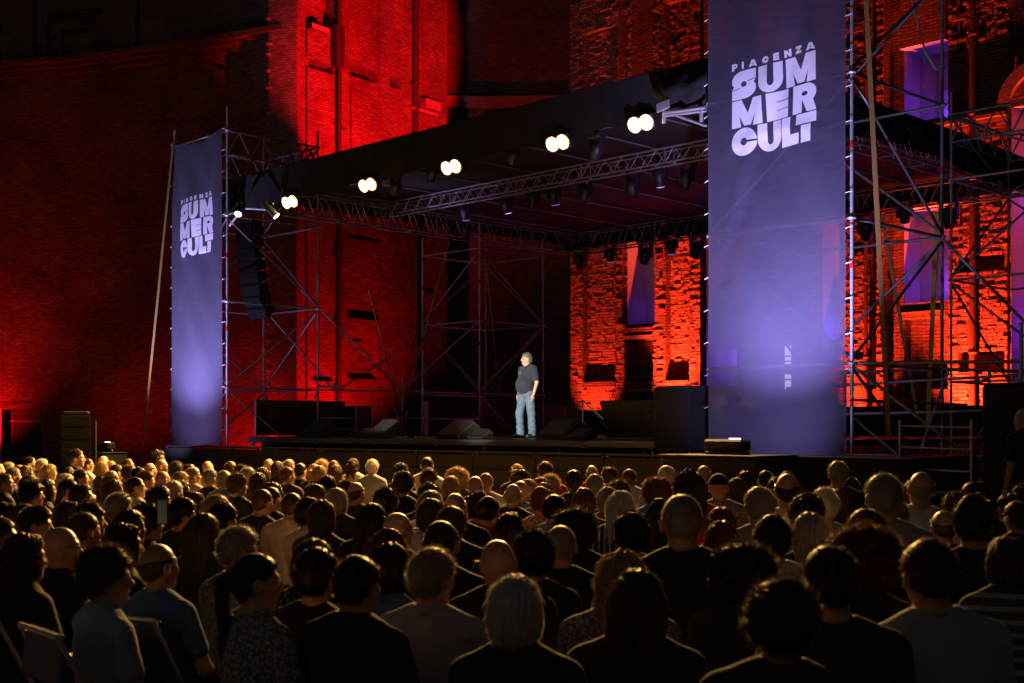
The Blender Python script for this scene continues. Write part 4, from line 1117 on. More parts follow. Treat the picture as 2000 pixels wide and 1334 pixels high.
# cables on the deck
def cable(pts, r, m, label):
    cu = bpy.data.curves.new('stage_cable', 'CURVE'); cu.dimensions = '3D'; cu.bevel_depth = r; cu.bevel_resolution = 1
    sp = cu.splines.new('NURBS'); sp.points.add(len(pts) - 1); sp.order_u = 3; sp.use_endpoint_u = True
    for q, p in zip(sp.points, pts): q.co = (*p, 1)
    tmp = bpy.data.objects.new('tmp', cu)
    me = bpy.data.meshes.new_from_object(tmp); bpy.data.objects.remove(tmp)
    o = mesh_obj('stage_cable', me, m); return tag(o, label, 'cable', 'cables on the stage deck')
CABM = mat('cable_rubber', (0.10, 0.10, 0.095), 0.5)
g = lambda x, v, z=0.012: uv(u_at(x, v), v, SZ + z)
cable([g(745, 17.4, .14), g(745, 17.3, .03), g(752, 17.2), g(775, 17.15), g(800, 17.25), g(830, 17.2)], 0.012, CABM, 'pale cable looping from the wedge monitor by the yellow straps')
cable([g(905, 17.3), g(925, 17.2), g(935, 17.25, .05), g(945, 17.4, .1)], 0.012, CABM, 'cable running to the small low wedge left of the performer')
cable([g(1160, 17.3), g(1110, 17.1), g(1070, 17.2), g(1060, 17.6), g(1075, 17.9)], 0.014, CABM, 'coiled cable on the deck right of the performer')
for (x, lab) in ((802, 'small cable connector box at the stage edge below the post'), (858, 'small cable connector box at the stage edge left of the performer')):
    t = thing('connector_box', lab, 'box', uv(u_at(x, 17.05), 17.05, SZ + 0.002), ROTU, 'small connector boxes on the stage edge')
    mesh_obj('shell', box_mesh(0.16, 0.1, 0.045, 0.012), BLACKPLASTIC, t, (0, 0, 0.023)); mesh_obj('socket', DISC, DARKSTEEL, t, (0, -0.05, 0.024), (R(90), 0, 0), (0.016, 0.016, 0.012))

# ------------------------------------------------------------------ straps
strap('tension_strap', on_v(338, 280, 16.0), at(279, 872, 31.0), 0.09, WEBB, 'tan tension strap slanting down left of the left banner')
strap('tension_strap', on_u(878, 470, 25.9), on_u(785, 812, 25.6), 0.06, WEBB, 'tan strap slanting from the side truss to the stage edge')
strap('tension_strap', on_u(718, 560, 25.9), on_u(780, 800, 25.6), 0.05, WEBB, 'thin strap slanting right across the red facade')
strap('tension_strap', on_u(946, 480, 25.7), on_u(975, 765, 25.7), 0.05, WEBB, 'thin orange strap in the rear left scaffold tower')
strap('tension_strap', on_v(1690, -40, 15.95), on_v(1736, 852, 15.6), 0.075, WEBB, 'tan strap hanging in front of the right scaffold tower')
strap('tension_strap', on_v(1830, 420, 18.9), on_v(1812, 830, 18.6), 0.075, WEBY, 'yellow strap behind the right scaffold tower')
strap('tension_strap', on_v(1722, 420, 18.9), on_v(1790, 800, 18.7), 0.06, WEBB, 'tan strap crossing the middle of the right scaffold tower')
for (x, lab) in ((774, 'left yellow strap tail behind the wedge monitor'), (795, 'right yellow strap tail behind the wedge monitor')):
    strap('strap_tail', on_u(x, 802, 25.5), on_u(x + (2 if x < 780 else -3), 822, 25.5), 0.09, WEBY, lab)
hook = thing('turnbuckle', 'steel turnbuckle on a cable at the top of the right scaffold', 'turnbuckle', on_v(1806, 95, 18.7))
tube('cable', on_v(1770, -40, 18.7), on_v(1806, 98, 18.7), 0.016, STEEL, hook); tube('screw', on_v(1806, 98, 18.7), on_v(1829, 136, 18.7), 0.026, STEEL, hook); tube('handle', on_v(1806, 104, 18.7), on_v(1805, 124, 18.7), 0.018, DARKSTEEL, hook)
# crowd fence at the right
fe = thing('crowd_fence', 'pale steel crowd control fence left of the tall draped enclosure', 'fence', uv(7.55, 14.95))
for k in range(6): 
    z = 0.3 + k * 0.27; tube('rail', uv(7.2, 14.9, z), uv(8.15, 14.95, z + 0.02), 0.014, STEEL, fe)
for u in (7.2, 8.15): tube('upright', uv(u, 14.92, 0), uv(u, 14.92, 1.75), 0.018, STEEL, fe)
# mixer rack behind the ballast cover
mr = thing('mixer_rack', 'perforated equipment crate on the stage wing under the right tower', 'crate', uv(8.9, 17.2), ROTU)
mesh_obj('crate', box_mesh(1.1, 0.6, 1.25, 0.02), BLACKPAINT, mr, (0, 0, 0.63))
for i in range(10):
    for j in range(3): mesh_obj('vent_slot', box_mesh(0.05, 0.012, 0.03, 0.003), DARKSTEEL, mr, (-0.45 + i * 0.1, -0.305, 0.95 + j * 0.09))
# ------------------------------------------------------------------ people: smooth bodies grown from distance fields
def ell(p, c, r):
    q = p - np.array(c); r = np.array(r)
    k0 = np.linalg.norm(q / r, axis=1); k1 = np.linalg.norm(q / (r * r), axis=1) + 1e-9
    return k0 * (k0 - 1) / k1
def cap(p, a, b, ra, rb=None):
    a, b = np.array(a, float), np.array(b, float)
    rb = ra if rb is None else rb
    d = b - a; t = np.clip(((p - a) @ d) / (d @ d), 0, 1)
    return np.linalg.norm(p - a - t[:, None] * d, axis=1) - (ra + (rb - ra) * t)
def smin(a, b, k):
    h = np.clip(0.5 + 0.5 * (b - a) / k, 0, 1)
    return b + (a - b) * h - k * h * (1 - h)
def U(ds, k):
    d = ds[0]
    for e in ds[1:]: d = smin(d, e, k)
    return d
def noise(p, f, seed, n=7):
    r = np.random.default_rng(seed); out = np.zeros(len(p))
    for _ in range(n):
        d = r.normal(size=3); d /= np.linalg.norm(d)
        out += np.sin(p @ d * f * r.uniform(0.7, 1.6) + r.uniform(0, 6.28))
    return out / n
def snet(f, lo, hi, h, name):
    """naive surface nets"""
    ax = [np.arange(lo[i], hi[i] + h, h) for i in range(3)]
    n = [len(a) for a in ax]
    G = np.stack(np.meshgrid(*ax, indexing='ij'), -1)
    V = f(G.reshape(-1, 3)).reshape(n)
    I = V < 0
    c = np.zeros([k - 1 for k in n], int)
    sl = [(slice(None, -1), slice(1, None))[b] for b in (0, 1)]
    for a in (0, 1):
        for b in (0, 1):
            for d in (0, 1): c += I[sl[a], sl[b], sl[d]]
    M = (c > 0) & (c < 8)
    acc = np.zeros(M.shape + (3,)); cnt = np.zeros(M.shape)
    offs = [(0, 0, 0), (1, 0, 0), (0, 1, 0), (1, 1, 0), (0, 0, 1), (1, 0, 1), (0, 1, 1), (1, 1, 1)]
    for (i, j) in ((0, 1), (2, 3), (4, 5), (6, 7), (0, 2), (1, 3), (4, 6), (5, 7), (0, 4), (1, 5), (2, 6), (3, 7)):
        A, B = offs[i], offs[j]
        va = V[sl[A[0]], sl[A[1]], sl[A[2]]]; vb = V[sl[B[0]], sl[B[1]], sl[B[2]]]
        x = (va < 0) != (vb < 0)
        t = np.where(x, va / np.where(x, va - vb, 1), 0)
        for k in range(3): acc[..., k] += np.where(x, A[k] + (B[k] - A[k]) * t, 0)
        cnt += x
    idx = -np.ones(M.shape, int); w = np.argwhere(M); idx[M] = np.arange(len(w))
    vs = np.array(lo) + (w + acc[M] / cnt[M][:, None]) * h
    fs = []
    for k in range(3):
        o1, o2 = (k + 1) % 3, (k + 2) % 3
        A = I.take(range(0, n[k] - 1), k); B = I.take(range(1, n[k]), k)
        e = np.argwhere(A != B)
        e = e[(e[:, o1] > 0) & (e[:, o2] > 0) & (e[:, o1] < n[o1] - 1) & (e[:, o2] < n[o2] - 1)]
        ins = A[tuple(e.T)]
        def g(d1, d2):
            q = e.copy(); q[:, o1] += d1; q[:, o2] += d2
            return idx[tuple(q.T)]
        q = np.stack([g(-1, -1), g(0, -1), g(0, 0), g(-1, 0)], 1)
        q[~ins] = q[~ins][:, ::-1]
        fs.append(q)
    return vs, np.concatenate(fs)
def np_mesh(name, vs, fs, smooth=True):
    me = bpy.data.meshes.new(name)
    nv_, nf = len(vs), len(fs); k = fs.shape[1]
    me.vertices.add(nv_); me.vertices.foreach_set('co', np.ascontiguousarray(vs, dtype=np.float32).ravel())
    me.loops.add(nf * k); me.loops.foreach_set('vertex_index', fs.astype(np.int32).ravel())
    me.polygons.add(nf); me.polygons.foreach_set('loop_start', np.arange(nf, dtype=np.int32) * k)
    me.polygons.foreach_set('use_smooth', np.full(nf, smooth))
    me.update(calc_edges=True)
    return me

HC = np.array((0, -0.01, 1.215))
def rotz(p, ang, piv=(0, -0.02)):
    c, s = math.cos(ang), math.sin(ang)
    q = p.copy(); x, y = p[:, 0] - piv[0], p[:, 1] - piv[1]
    q[:, 0] = piv[0] + c * x - s * y; q[:, 1] = piv[1] + s * x + c * y
    return q
def head_sdf(p, fem=0):
    a = np.abs(p); q = p.copy(); q[:, 0] = a[:, 0]
    d = ell(p, HC, (0.076, 0.096, 0.100))
    d = smin(d, ell(p, (0, 0.030, 1.150), (0.056 - 0.004 * fem, 0.062, 0.074)), 0.035)
    d = smin(d, ell(p, (0, 0.066, 1.098), (0.026, 0.022, 0.020)), 0.03)           # chin
    d = smin(d, cap(p, (0, 0.088, 1.205), (0, 0.108, 1.172), 0.010, 0.014), 0.014)  # nose
    d = smin(d, cap(q, (0.012, 0.084, 1.226), (0.045, 0.072, 1.226), 0.010), 0.014)  # brow
    d = smin(d, ell(q, (0.042, 0.062, 1.175), (0.022, 0.020, 0.022)), 0.02)          # cheeks
    d = smin(d, cap(q, (0.0, 0.090, 1.143), (0.020, 0.082, 1.143), 0.008), 0.008)    # mouth
    d = np.maximum(d, -ell(q, (0.033, 0.096, 1.205), (0.014, 0.012, 0.009)))          # eye sockets
    d = smin(d, ell(q, (0.033, 0.079, 1.205), (0.011, 0.010, 0.010)), 0.003)          # eyeballs
    ear = np.maximum(ell(q, (0.084, -0.014, 1.188), (0.015, 0.023, 0.035)), -ell(q, (0.092, -0.004, 1.190), (0.010, 0.012, 0.022)))
    return smin(d, ear, 0.010)
NECK_A, NECK_B = (0, -0.028, 1.00), (0, -0.012, 1.14)
def torso_sdf(p, fem=0, infl=0.0):
    q = p.copy(); q[:, 0] = np.abs(q[:, 0]); w = 1 - 0.08 * fem
    ds = [ell(p, (0, -0.02, 0.87), (0.172 * w + infl, 0.112 + infl, 0.20 + infl)), ell(p, (0, 0.015, 0.68), (0.158 * w + infl, 0.13 + infl, 0.18 + infl)),
          ell(p, (0, 0.0, 0.55), (0.185 + infl, 0.15 + infl, 0.125 + infl)),
          cap(q, (0.165 * w, -0.025, 0.985), (0.05, -0.03, 1.045), 0.052 + infl, 0.042 + infl)]
    return U(ds, 0.06)
ARM = ((0.195, -0.02, 0.965), (0.245, 0.05, 0.70), (0.13, 0.27, 0.635))
def body_sdf(fem, hy):
    def f(p):
        ph = rotz(p, -hy)
        d = head_sdf(ph, fem)
        d = smin(d, cap(p, NECK_A, NECK_B, 0.058 - 0.006 * fem, 0.052 - 0.005 * fem), 0.03)
        d = smin(d, torso_sdf(p, fem), 0.035)
        q = p.copy(); q[:, 0] = np.abs(q[:, 0])
        arm = smin(cap(q, ARM[0], ARM[1], 0.050, 0.040), cap(q, ARM[1], ARM[2], 0.040, 0.028), 0.015)
        hand = smin(ell(q, (0.095, 0.315, 0.630), (0.035, 0.055, 0.020)), cap(q, (0.125, 0.30, 0.64), (0.09, 0.36, 0.645), 0.011), 0.01)
        for k in range(4): hand = smin(hand, cap(q, (0.115 - k * 0.017, 0.345, 0.628), (0.095 - k * 0.019, 0.40 - 0.008 * abs(k - 1.5), 0.612), 0.0085), 0.004)
        d = smin(d, arm, 0.03); d = smin(d, hand, 0.012)
        leg = U([cap(q, (0.09, 0.02, 0.53), (0.11, 0.44, 0.53), 0.085, 0.062), cap(q, (0.11, 0.44, 0.52), (0.115, 0.42, 0.10), 0.058, 0.040), cap(q, (0.115, 0.41, 0.05), (0.12, 0.56, 0.035), 0.042, 0.033)], 0.03)
        return smin(d, leg, 0.04)
    return f
def shirt_sdf(fem, kind):
    def f(p):
        d = torso_sdf(p, fem, 0.013)
        q = p.copy(); q[:, 0] = np.abs(q[:, 0])
        end = 0.62 if kind != 'long' else 1.0
        a, b = np.array(ARM[0]), np.array(ARM[1])
        d = smin(d, cap(q, a, a + (b - a) * end, 0.066, 0.060), 0.03)
        if kind == 'long': d = smin(d, cap(q, ARM[1], ARM[2], 0.055, 0.045), 0.02)
        rad = 0.062 if kind != 'wide' else 0.085
        d = np.maximum(d, -cap(p, (0, -0.022, 1.045 + rad), (0, 0.0, 1.35), rad, 0.09))
        if kind in ('collar', 'long'):
            e = np.hypot(p[:, 0] / 0.072, (p[:, 1] + 0.022) / 0.075)
            ring = np.maximum(np.abs(e - 1) * 0.073 - 0.010, np.abs(p[:, 2] - (1.055 - 0.35 * (p[:, 1] + 0.02))) - 0.022)
            d = smin(d, ring, 0.008)
        else:
            e = np.hypot(p[:, 0] / (rad + .008), (p[:, 1] + 0.022) / (rad + .010))
            ring = np.hypot((e - 1) * rad, p[:, 2] - (1.045 - 0.45 * (p[:, 1] + 0.02) - (0.02 if kind == 'wide' else 0))) - 0.007
            d = smin(d, ring, 0.008)
        d = np.maximum(d, 0.50 - p[:, 2])
        fold = 0.005 * noise(p * np.array((1, 1, 2.2)), 22, 3) + 0.003 * noise(p, 55, 4)
        return d + fold * np.clip((1.03 - p[:, 2]) * 8, 0, 1)
    return f
def trousers_sdf(p):
    q = p.copy(); q[:, 0] = np.abs(q[:, 0])
    d = U([ell(p, (0, 0.0, 0.53), (0.20, 0.165, 0.13)), cap(q, (0.09, 0.02, 0.53), (0.11, 0.44, 0.53), 0.098, 0.078), cap(q, (0.11, 0.44, 0.52), (0.115, 0.42, 0.12), 0.074, 0.066)], 0.03)
    return np.maximum(d, p[:, 2] - 0.62) + 0.004 * noise(p, 30, 9)
BODY = {}
for fem in (0, 1):
    for hy in (0.0, 0.45, -0.45):
        if fem and hy: continue
        BODY[(fem, hy)] = np_mesh('body', *snet(body_sdf(fem, hy), (-0.33, -0.24, -0.02), (0.33, 0.64, 1.34), 0.0125, 'body'))
for hy in (0.45, -0.45): BODY[(1, hy)] = BODY[(0, hy)]
SHIRT = {k: np_mesh('shirt', *snet(shirt_sdf(f_, k), (-0.36, -0.22, 0.46), (0.36, 0.38, 1.14), 0.0135, 'shirt')) for f_, k in ((0, 'tee'), (0, 'collar'), (1, 'wide'), (0, 'long'))}
TROU = np_mesh('trousers', *snet(trousers_sdf, (-0.26, -0.22, 0.08), (0.26, 0.56, 0.66), 0.016, 'trousers'))

# hair ------------------------------------------------------------
def hairline(p, lift=0.0): return ((0.052 + lift + 0.95 * (p[:, 1] - 0.085)) - p[:, 2]) / 1.38
def face_cut(d, p, y0=0.045, z0=0.055):
    face = np.maximum(np.maximum(y0 - p[:, 1], p[:, 2] - z0), np.abs(p[:, 0]) - 0.071)
    front = np.maximum(y0 + 0.018 - p[:, 1], p[:, 2] - z0)
    return np.maximum(np.maximum(d, -face), -front)
def hair_sdf(style, seed):
    def f(P):
        p = P - HC
        q_ = p.copy(); q_[:, 0] = np.abs(q_[:, 0])
        if style in ('crop', 'short', 'thick', 'ring', 'pony', 'bun'): return np.maximum(f0(P), -ell(q_, (0.094, 0.004, -0.032), (0.030, 0.042, 0.046)))
        return f0(P)
    def f0(P):
        p = P - HC
        E = lambda t: ell(p, (0, 0, 0), (0.077 + t, 0.097 + t, 0.101 + t))
        ang = np.arctan2(p[:, 0], -p[:, 1])
        if style == 'crop': return np.maximum(E(0.006), hairline(p))
        if style == 'short':
            return np.maximum(E(0.013) + 0.004 * noise(p, 60, seed), hairline(p)) 
        if style == 'thick':
            d = ell(p, (0, 0.004, 0.012), (0.096, 0.118, 0.122)) + 0.007 * noise(p, 55, seed)
            return np.maximum(d, hairline(p, -0.012))
        if style == 'ring':
            d = np.maximum(E(0.009) + 0.002 * noise(p, 80, seed), hairline(p))
            return np.maximum(d, p[:, 2] - 0.028 - 0.25 * np.clip(p[:, 1], -1, 0.2) + 0.02 * noise(p, 40, seed))
        if style == 'curly':
            d = ell(p, (0, -0.005, 0.012), (0.110, 0.128, 0.128)) + 0.013 * noise(p, 75, seed, 9)
            return np.maximum(d, hairline(p, -0.02))
        if style == 'bigcurly':
            d = ell(p, (0, -0.02, 0.0), (0.150, 0.145, 0.148)) + 0.020 * noise(p, 62, seed, 9)
            return face_cut(np.maximum(d, -0.16 - p[:, 2]), p, 0.035, 0.045)
        if style in ('bob', 'long', 'wavy'):
            t = 0.018
            d = smin(E(t), ell(p, (0, -0.018, -0.055), (0.098, 0.098, 0.115)), 0.04)
            if style == 'bob': d = np.maximum(d, (-0.135 - p[:, 2]) + 0.15 * (p[:, 1] + 0.02) + 0.006 * np.sin(ang * 17))
            else:
                q = p.copy(); q[:, 0] = np.abs(q[:, 0])
                d = smin(d, cap(q, (0.045, -0.055, -0.02), (0.062, -0.075, -0.42), 0.062, 0.045), 0.03)
            amp = 0.006 if style != 'wavy' else 0.012
            d = d + amp * np.sin(ang * 26 + 3 * np.sin(p[:, 2] * (18 if style != 'wavy' else 60) + seed)) + (0.012 * noise(p, 45, seed) if style == 'wavy' else 0.003 * noise(p, 40, seed))
            part = 0.006 * np.exp(-(p[:, 0] / 0.006) ** 2) * (p[:, 2] > 0.06)
            return face_cut(d + part, p)
        if style == 'pony':
            d = np.maximum(E(0.012) + 0.003 * np.sin(ang * 30), hairline(p))
            tail = U([cap(p, (0, -0.10, 0.03), (0, -0.145, -0.02), 0.025, 0.034), cap(p, (0, -0.145, -0.02), (0, -0.135, -0.32), 0.036, 0.018)], 0.02) + 0.005 * noise(p * np.array((1, 1, .3)), 90, seed)
            return smin(d, tail, 0.012)
        if style == 'bun':
            d = np.maximum(E(0.011) + 0.003 * np.sin(ang * 30), hairline(p))
            return smin(d, ell(p, (0, -0.085, 0.075), (0.046, 0.046, 0.044)) + 0.006 * noise(p, 90, seed), 0.012)
        if style == 'cap':
            d = np.maximum(ell(p, (0, 0.0, 0.01), (0.092, 0.112, 0.112)), 0.018 - p[:, 2])
            brim = np.maximum(ell(p, (0, 0.10, 0.022), (0.075, 0.085, 0.010)), 0.05 - p[:, 1])
            return smin(d, brim, 0.008)
    return f
HW = dict(bald=.152, ring=.160, crop=.160, short=.168, thick=.190, curly=.215, bigcurly=.285, bob=.196, long=.198, wavy=.205, pony=.170, bun=.170, cap=.182)
HT = dict(bald=0.0, ring=0.0, crop=.006, short=.013, thick=.03, curly=.034, bigcurly=.05, bob=.018, long=.018, wavy=.02, pony=.012, bun=.016, cap=.014)
#          strands: count, length, kind, width
STR = dict(ring=(500, .012, 'fuzz'), crop=(900, .008, 'fuzz'), short=(2200, .015, 'fuzz'), thick=(3200, .022, 'fuzz'), curly=(4200, .036, 'curl'), bigcurly=(6500, .045, 'curl'),
           bob=(3200, .035, 'fall'), long=(4200, .045, 'fall'), wavy=(4200, .05, 'fall'), pony=(1800, .035, 'fall'), bun=(1300, .035, 'fuzz'), cap=(0, 0, ''))
def strands(vs, fs, style, seed):
    n, L, kind = STR[style]
    if not n: return vs, fs
    r = np.random.default_rng(seed + 77)
    a, b, c, e = (vs[fs[:, k]] for k in range(4))
    fn = np.cross(c - a, e - b); fn /= np.linalg.norm(fn, axis=1)[:, None] + 1e-9
    pick = r.integers(0, len(fs), n)
    root = (a + b + c + e)[pick] / 4 + r.normal(size=(n, 3)) * 0.002
    nn_ = fn[pick]; rnd = r.normal(size=(n, 3))
    out = root - (HC + np.array((0, 0, -0.03))); out /= np.linalg.norm(out, axis=1)[:, None]
    flip = (nn_ * out).sum(1) < -0.3
    nn_ = np.where(flip[:, None], -nn_, nn_)
    Ls = L * r.uniform(0.35, 1.25, n)
    if kind == 'fuzz': d0 = nn_ * 0.55 + rnd * 0.35 + np.array((0, -0.25, -0.15)); d1 = d0 + rnd[:, ::-1] * 0.3 + np.array((0, 0, -0.2))
    elif kind == 'curl': d0 = nn_ * 0.7 + rnd * 0.5; d1 = rnd[:, [1, 2, 0]] * 0.9 + nn_ * 0.25
    else:
        g = np.array((0, 0, -1.0)) - nn_ * (-nn_[:, 2])[:, None]; g /= np.linalg.norm(g, axis=1)[:, None] + 1e-6
        d0 = g + nn_ * 0.04 + rnd * 0.05; d1 = g * 0.8 + np.array((0, 0, -0.6)) + rnd * 0.06 - nn_ * 0.03
    d0 /= np.linalg.norm(d0, axis=1)[:, None]; d1 /= np.linalg.norm(d1, axis=1)[:, None] + 1e-9
    p1 = root + d0 * (Ls / 2)[:, None]; p2 = p1 + d1 * (Ls / 2)[:, None]
    root = root - nn_ * 0.003
    side = np.cross(d0, r.normal(size=(n, 3))); side /= np.linalg.norm(side, axis=1)[:, None]
    w = (0.0011 * r.uniform(0.6, 1.5, n))[:, None]
    pts = np.stack([root - side * w, root + side * w, p1 - side * w * .8, p1 + side * w * .8, p2 - side * w * .2, p2 + side * w * .2], 1).reshape(-1, 3)
    base = len(vs) + 6 * np.arange(n)[:, None]
    q = np.concatenate([base + np.array([[0, 1, 3, 2]]), base + np.array([[2, 3, 5, 4]])])
    return np.concatenate([vs, pts]), np.concatenate([fs, q])
HAIR = {}
for st in STR:
    for sd in ((1, 2) if st in ('short', 'thick', 'curly', 'bigcurly', 'bob', 'long') else (1,)):
        low = -0.48 if st in ('long', 'wavy') else (-0.40 if st == 'pony' else -0.2)
        vs, fs = snet(hair_sdf(st, sd), HC + np.array((-0.2, -0.24, low)), HC + np.array((0.2, 0.22, 0.2)), 0.0085, st)
        vs, fs = strands(vs, fs, st, sd * 10 + len(st))
        HAIR[(st, sd)] = np_mesh('hair', vs, fs)

def hair_mat(name, col):
    m, t, b = nodemat('hair_' + name); N, L = t.nodes, t.links
    tc = N.new('ShaderNodeTexCoord'); mp = N.new('ShaderNodeMapping'); mp.inputs['Scale'].default_value = (60, 60, 8); L.new(tc.outputs['Object'], mp.inputs[0])
    no = N.new('ShaderNodeTexNoise'); no.inputs['Scale'].default_value = 1.0; no.inputs['Detail'].default_value = 4; L.new(mp.outputs[0], no.inputs['Vector'])
    mx = N.new('ShaderNodeMix'); mx.data_type = 'RGBA'; mx.inputs['A'].default_value = (*[c * .55 for c in col], 1); mx.inputs['B'].default_value = (*[min(1, c * 1.5) for c in col], 1)
    L.new(no.outputs['Fac'], mx.inputs['Factor']); L.new(mx.outputs['Result'], b.inputs['Base Color'])
    b.inputs['Roughness'].default_value = 0.42; b.inputs['Specular IOR Level'].default_value = 0.45
    tr = N.new('ShaderNodeBsdfTranslucent'); L.new(mx.outputs['Result'], tr.inputs[0])
    ms = N.new('ShaderNodeMixShader'); ms.inputs[0].default_value = 0.3; L.new(b.outputs[0], ms.inputs[1]); L.new(tr.outputs[0], ms.inputs[2]); L.new(ms.outputs[0], N['Material Output'].inputs[0])
    return m
HM = {k: hair_mat(n, c) for k, n, c in (('k', 'black', (.02, .014, .010)), ('d', 'dark_brown', (.045, .026, .015)), ('b', 'brown', (.10, .054, .026)), ('a', 'auburn', (.15, .055, .022)),
                                     ('l', 'blonde', (.42, .27, .12)), ('g', 'grey', (.30, .275, .25)), ('w', 'white', (.62, .59, .54)))}
HN = dict(k='black', d='dark brown', b='brown', a='auburn', l='blonde', g='grey', w='white')
def skin_mat(n, c):
    m = mat('skin_' + n, c, 0.40, var=0.15, scale=30, bump=0.06, spec=0.5)
    return m
SKIN = [skin_mat('fair', (.50, .30, .21)), skin_mat('tan', (.42, .23, .15)), skin_mat('olive', (.46, .27, .18))]
def cloth(n, c, sheen=0.1): return mat('cloth_' + n, c, 0.85, var=0.18, scale=14, bump=0.35, sheen=sheen, spec=0.2)
def stripe_mat(n, c1, c2, sc, rot=0.0):
    m, t, b = nodemat('cloth_' + n); N, L = t.nodes, t.links
    tc = N.new('ShaderNodeTexCoord'); mp = N.new('ShaderNodeMapping'); mp.inputs['Rotation'].default_value = (0, rot, 0); L.new(tc.outputs['Object'], mp.inputs[0])
    wv = N.new('ShaderNodeTexWave'); wv.inputs['Scale'].default_value = sc; wv.bands_direction = 'X'; wv.inputs['Distortion'].default_value = 0.6; L.new(mp.outputs[0], wv.inputs['Vector'])
    rp = N.new('ShaderNodeValToRGB'); rp.color_ramp.interpolation = 'CONSTANT'; rp.color_ramp.elements[0].color = (*c1, 1); rp.color_ramp.elements[1].color = (*c2, 1); rp.color_ramp.elements[1].position = 0.72
    L.new(wv.outputs['Fac'], rp.inputs[0]); L.new(rp.outputs[0], b.inputs['Base Color']); b.inputs['Roughness'].default_value = 0.85
    return m
def dots_mat(n, c1, c2, sc, th):
    m, t, b = nodemat('cloth_' + n); N, L = t.nodes, t.links
    tc = N.new('ShaderNodeTexCoord'); vo = N.new('ShaderNodeTexVoronoi'); vo.inputs['Scale'].default_value = sc; L.new(tc.outputs['Object'], vo.inputs['Vector'])
    rp = N.new('ShaderNodeValToRGB'); rp.color_ramp.interpolation = 'CONSTANT'; rp.color_ramp.elements[0].color = (*c2, 1); rp.color_ramp.elements[1].color = (*c1, 1); rp.color_ramp.elements[1].position = th
    L.new(vo.outputs['Distance'], rp.inputs[0]); L.new(rp.outputs[0], b.inputs['Base Color']); b.inputs['Roughness'].default_value = 0.85
    return m
CM = dict(k=(cloth('black', (.016, .015, .016)), 'black top'), n=(cloth('navy', (.018, .02, .045)), 'navy top'), w=(cloth('white', (.62, .6, .6)), 'white shirt'), g=(cloth('grey', (.28, .28, .29)), 'grey top'),
          s=(cloth('slate', (.30, .33, .42)), 'slate blue shirt'), u=(cloth('blue', (.05, .14, .36)), 'blue shirt'), r=(cloth('red', (.42, .02, .015)), 'red shirt'), p=(cloth('pinkish', (.55, .47, .46)), 'pale pink shirt'),
          o=(cloth('olive', (.05, .045, .02)), 'olive top'), t=(cloth('teal', (.10, .24, .27)), 'teal shirt'), d=(cloth('dark', (.035, .03, .03)), 'dark top'), b=(cloth('brown', (.10, .055, .03)), 'brown top'),
          x=(stripe_mat('striped', (.02, .02, .025), (.45, .43, .42), 7.0, 0.0), 'striped top'), y=(stripe_mat('blue_striped', (.06, .07, .12), (.4, .4, .42), 5.0, 1.57), 'blue striped top'),
          v=(dots_mat('dotted', (.016, .016, .018), (.4, .38, .34), 34, .32), 'dotted top'), z=(dots_mat('mottled', (.16, .15, .145), (.5, .48, .47), 60, .4), 'pale patterned top'))
TRM = cloth('trouser_dark', (.03, .03, .04)); 
GLM = mat('glasses_frame', (.02, .02, .02), 0.3)
def glasses_mesh():
    bm = bmesh.new()
    for s in (-1, 1):
        m_ = Matrix.Translation((s * 0.034, 0.104, 1.205)) @ Matrix.Rotation(R(90), 4, 'X')
        r1 = bmesh.ops.create_circle(bm, cap_ends=False, segments=14, radius=0.024, matrix=m_)['verts']
        r2 = bmesh.ops.create_circle(bm, cap_ends=False, segments=14, radius=0.028, matrix=m_)['verts']
        for k in range(14): bm.faces.new((r1[k], r1[(k + 1) % 14], r2[(k + 1) % 14], r2[k]))
        c = bmesh.ops.create_cube(bm, size=1)['verts']
        for v in c: v.co = Vector((s * 0.076 + v.co.x * 0.004, 0.045 + v.co.y * 0.125, 1.210 + v.co.z * 0.006))
    c = bmesh.ops.create_cube(bm, size=1)['verts']
    for v in c: v.co = Vector((v.co.x * 0.02, 0.108 + v.co.y * 0.004, 1.208 + v.co.z * 0.004))
    me = bpy.data.meshes.new('glasses'); bm.to_mesh(me); bm.free(); return me
GLASSES = glasses_mesh()

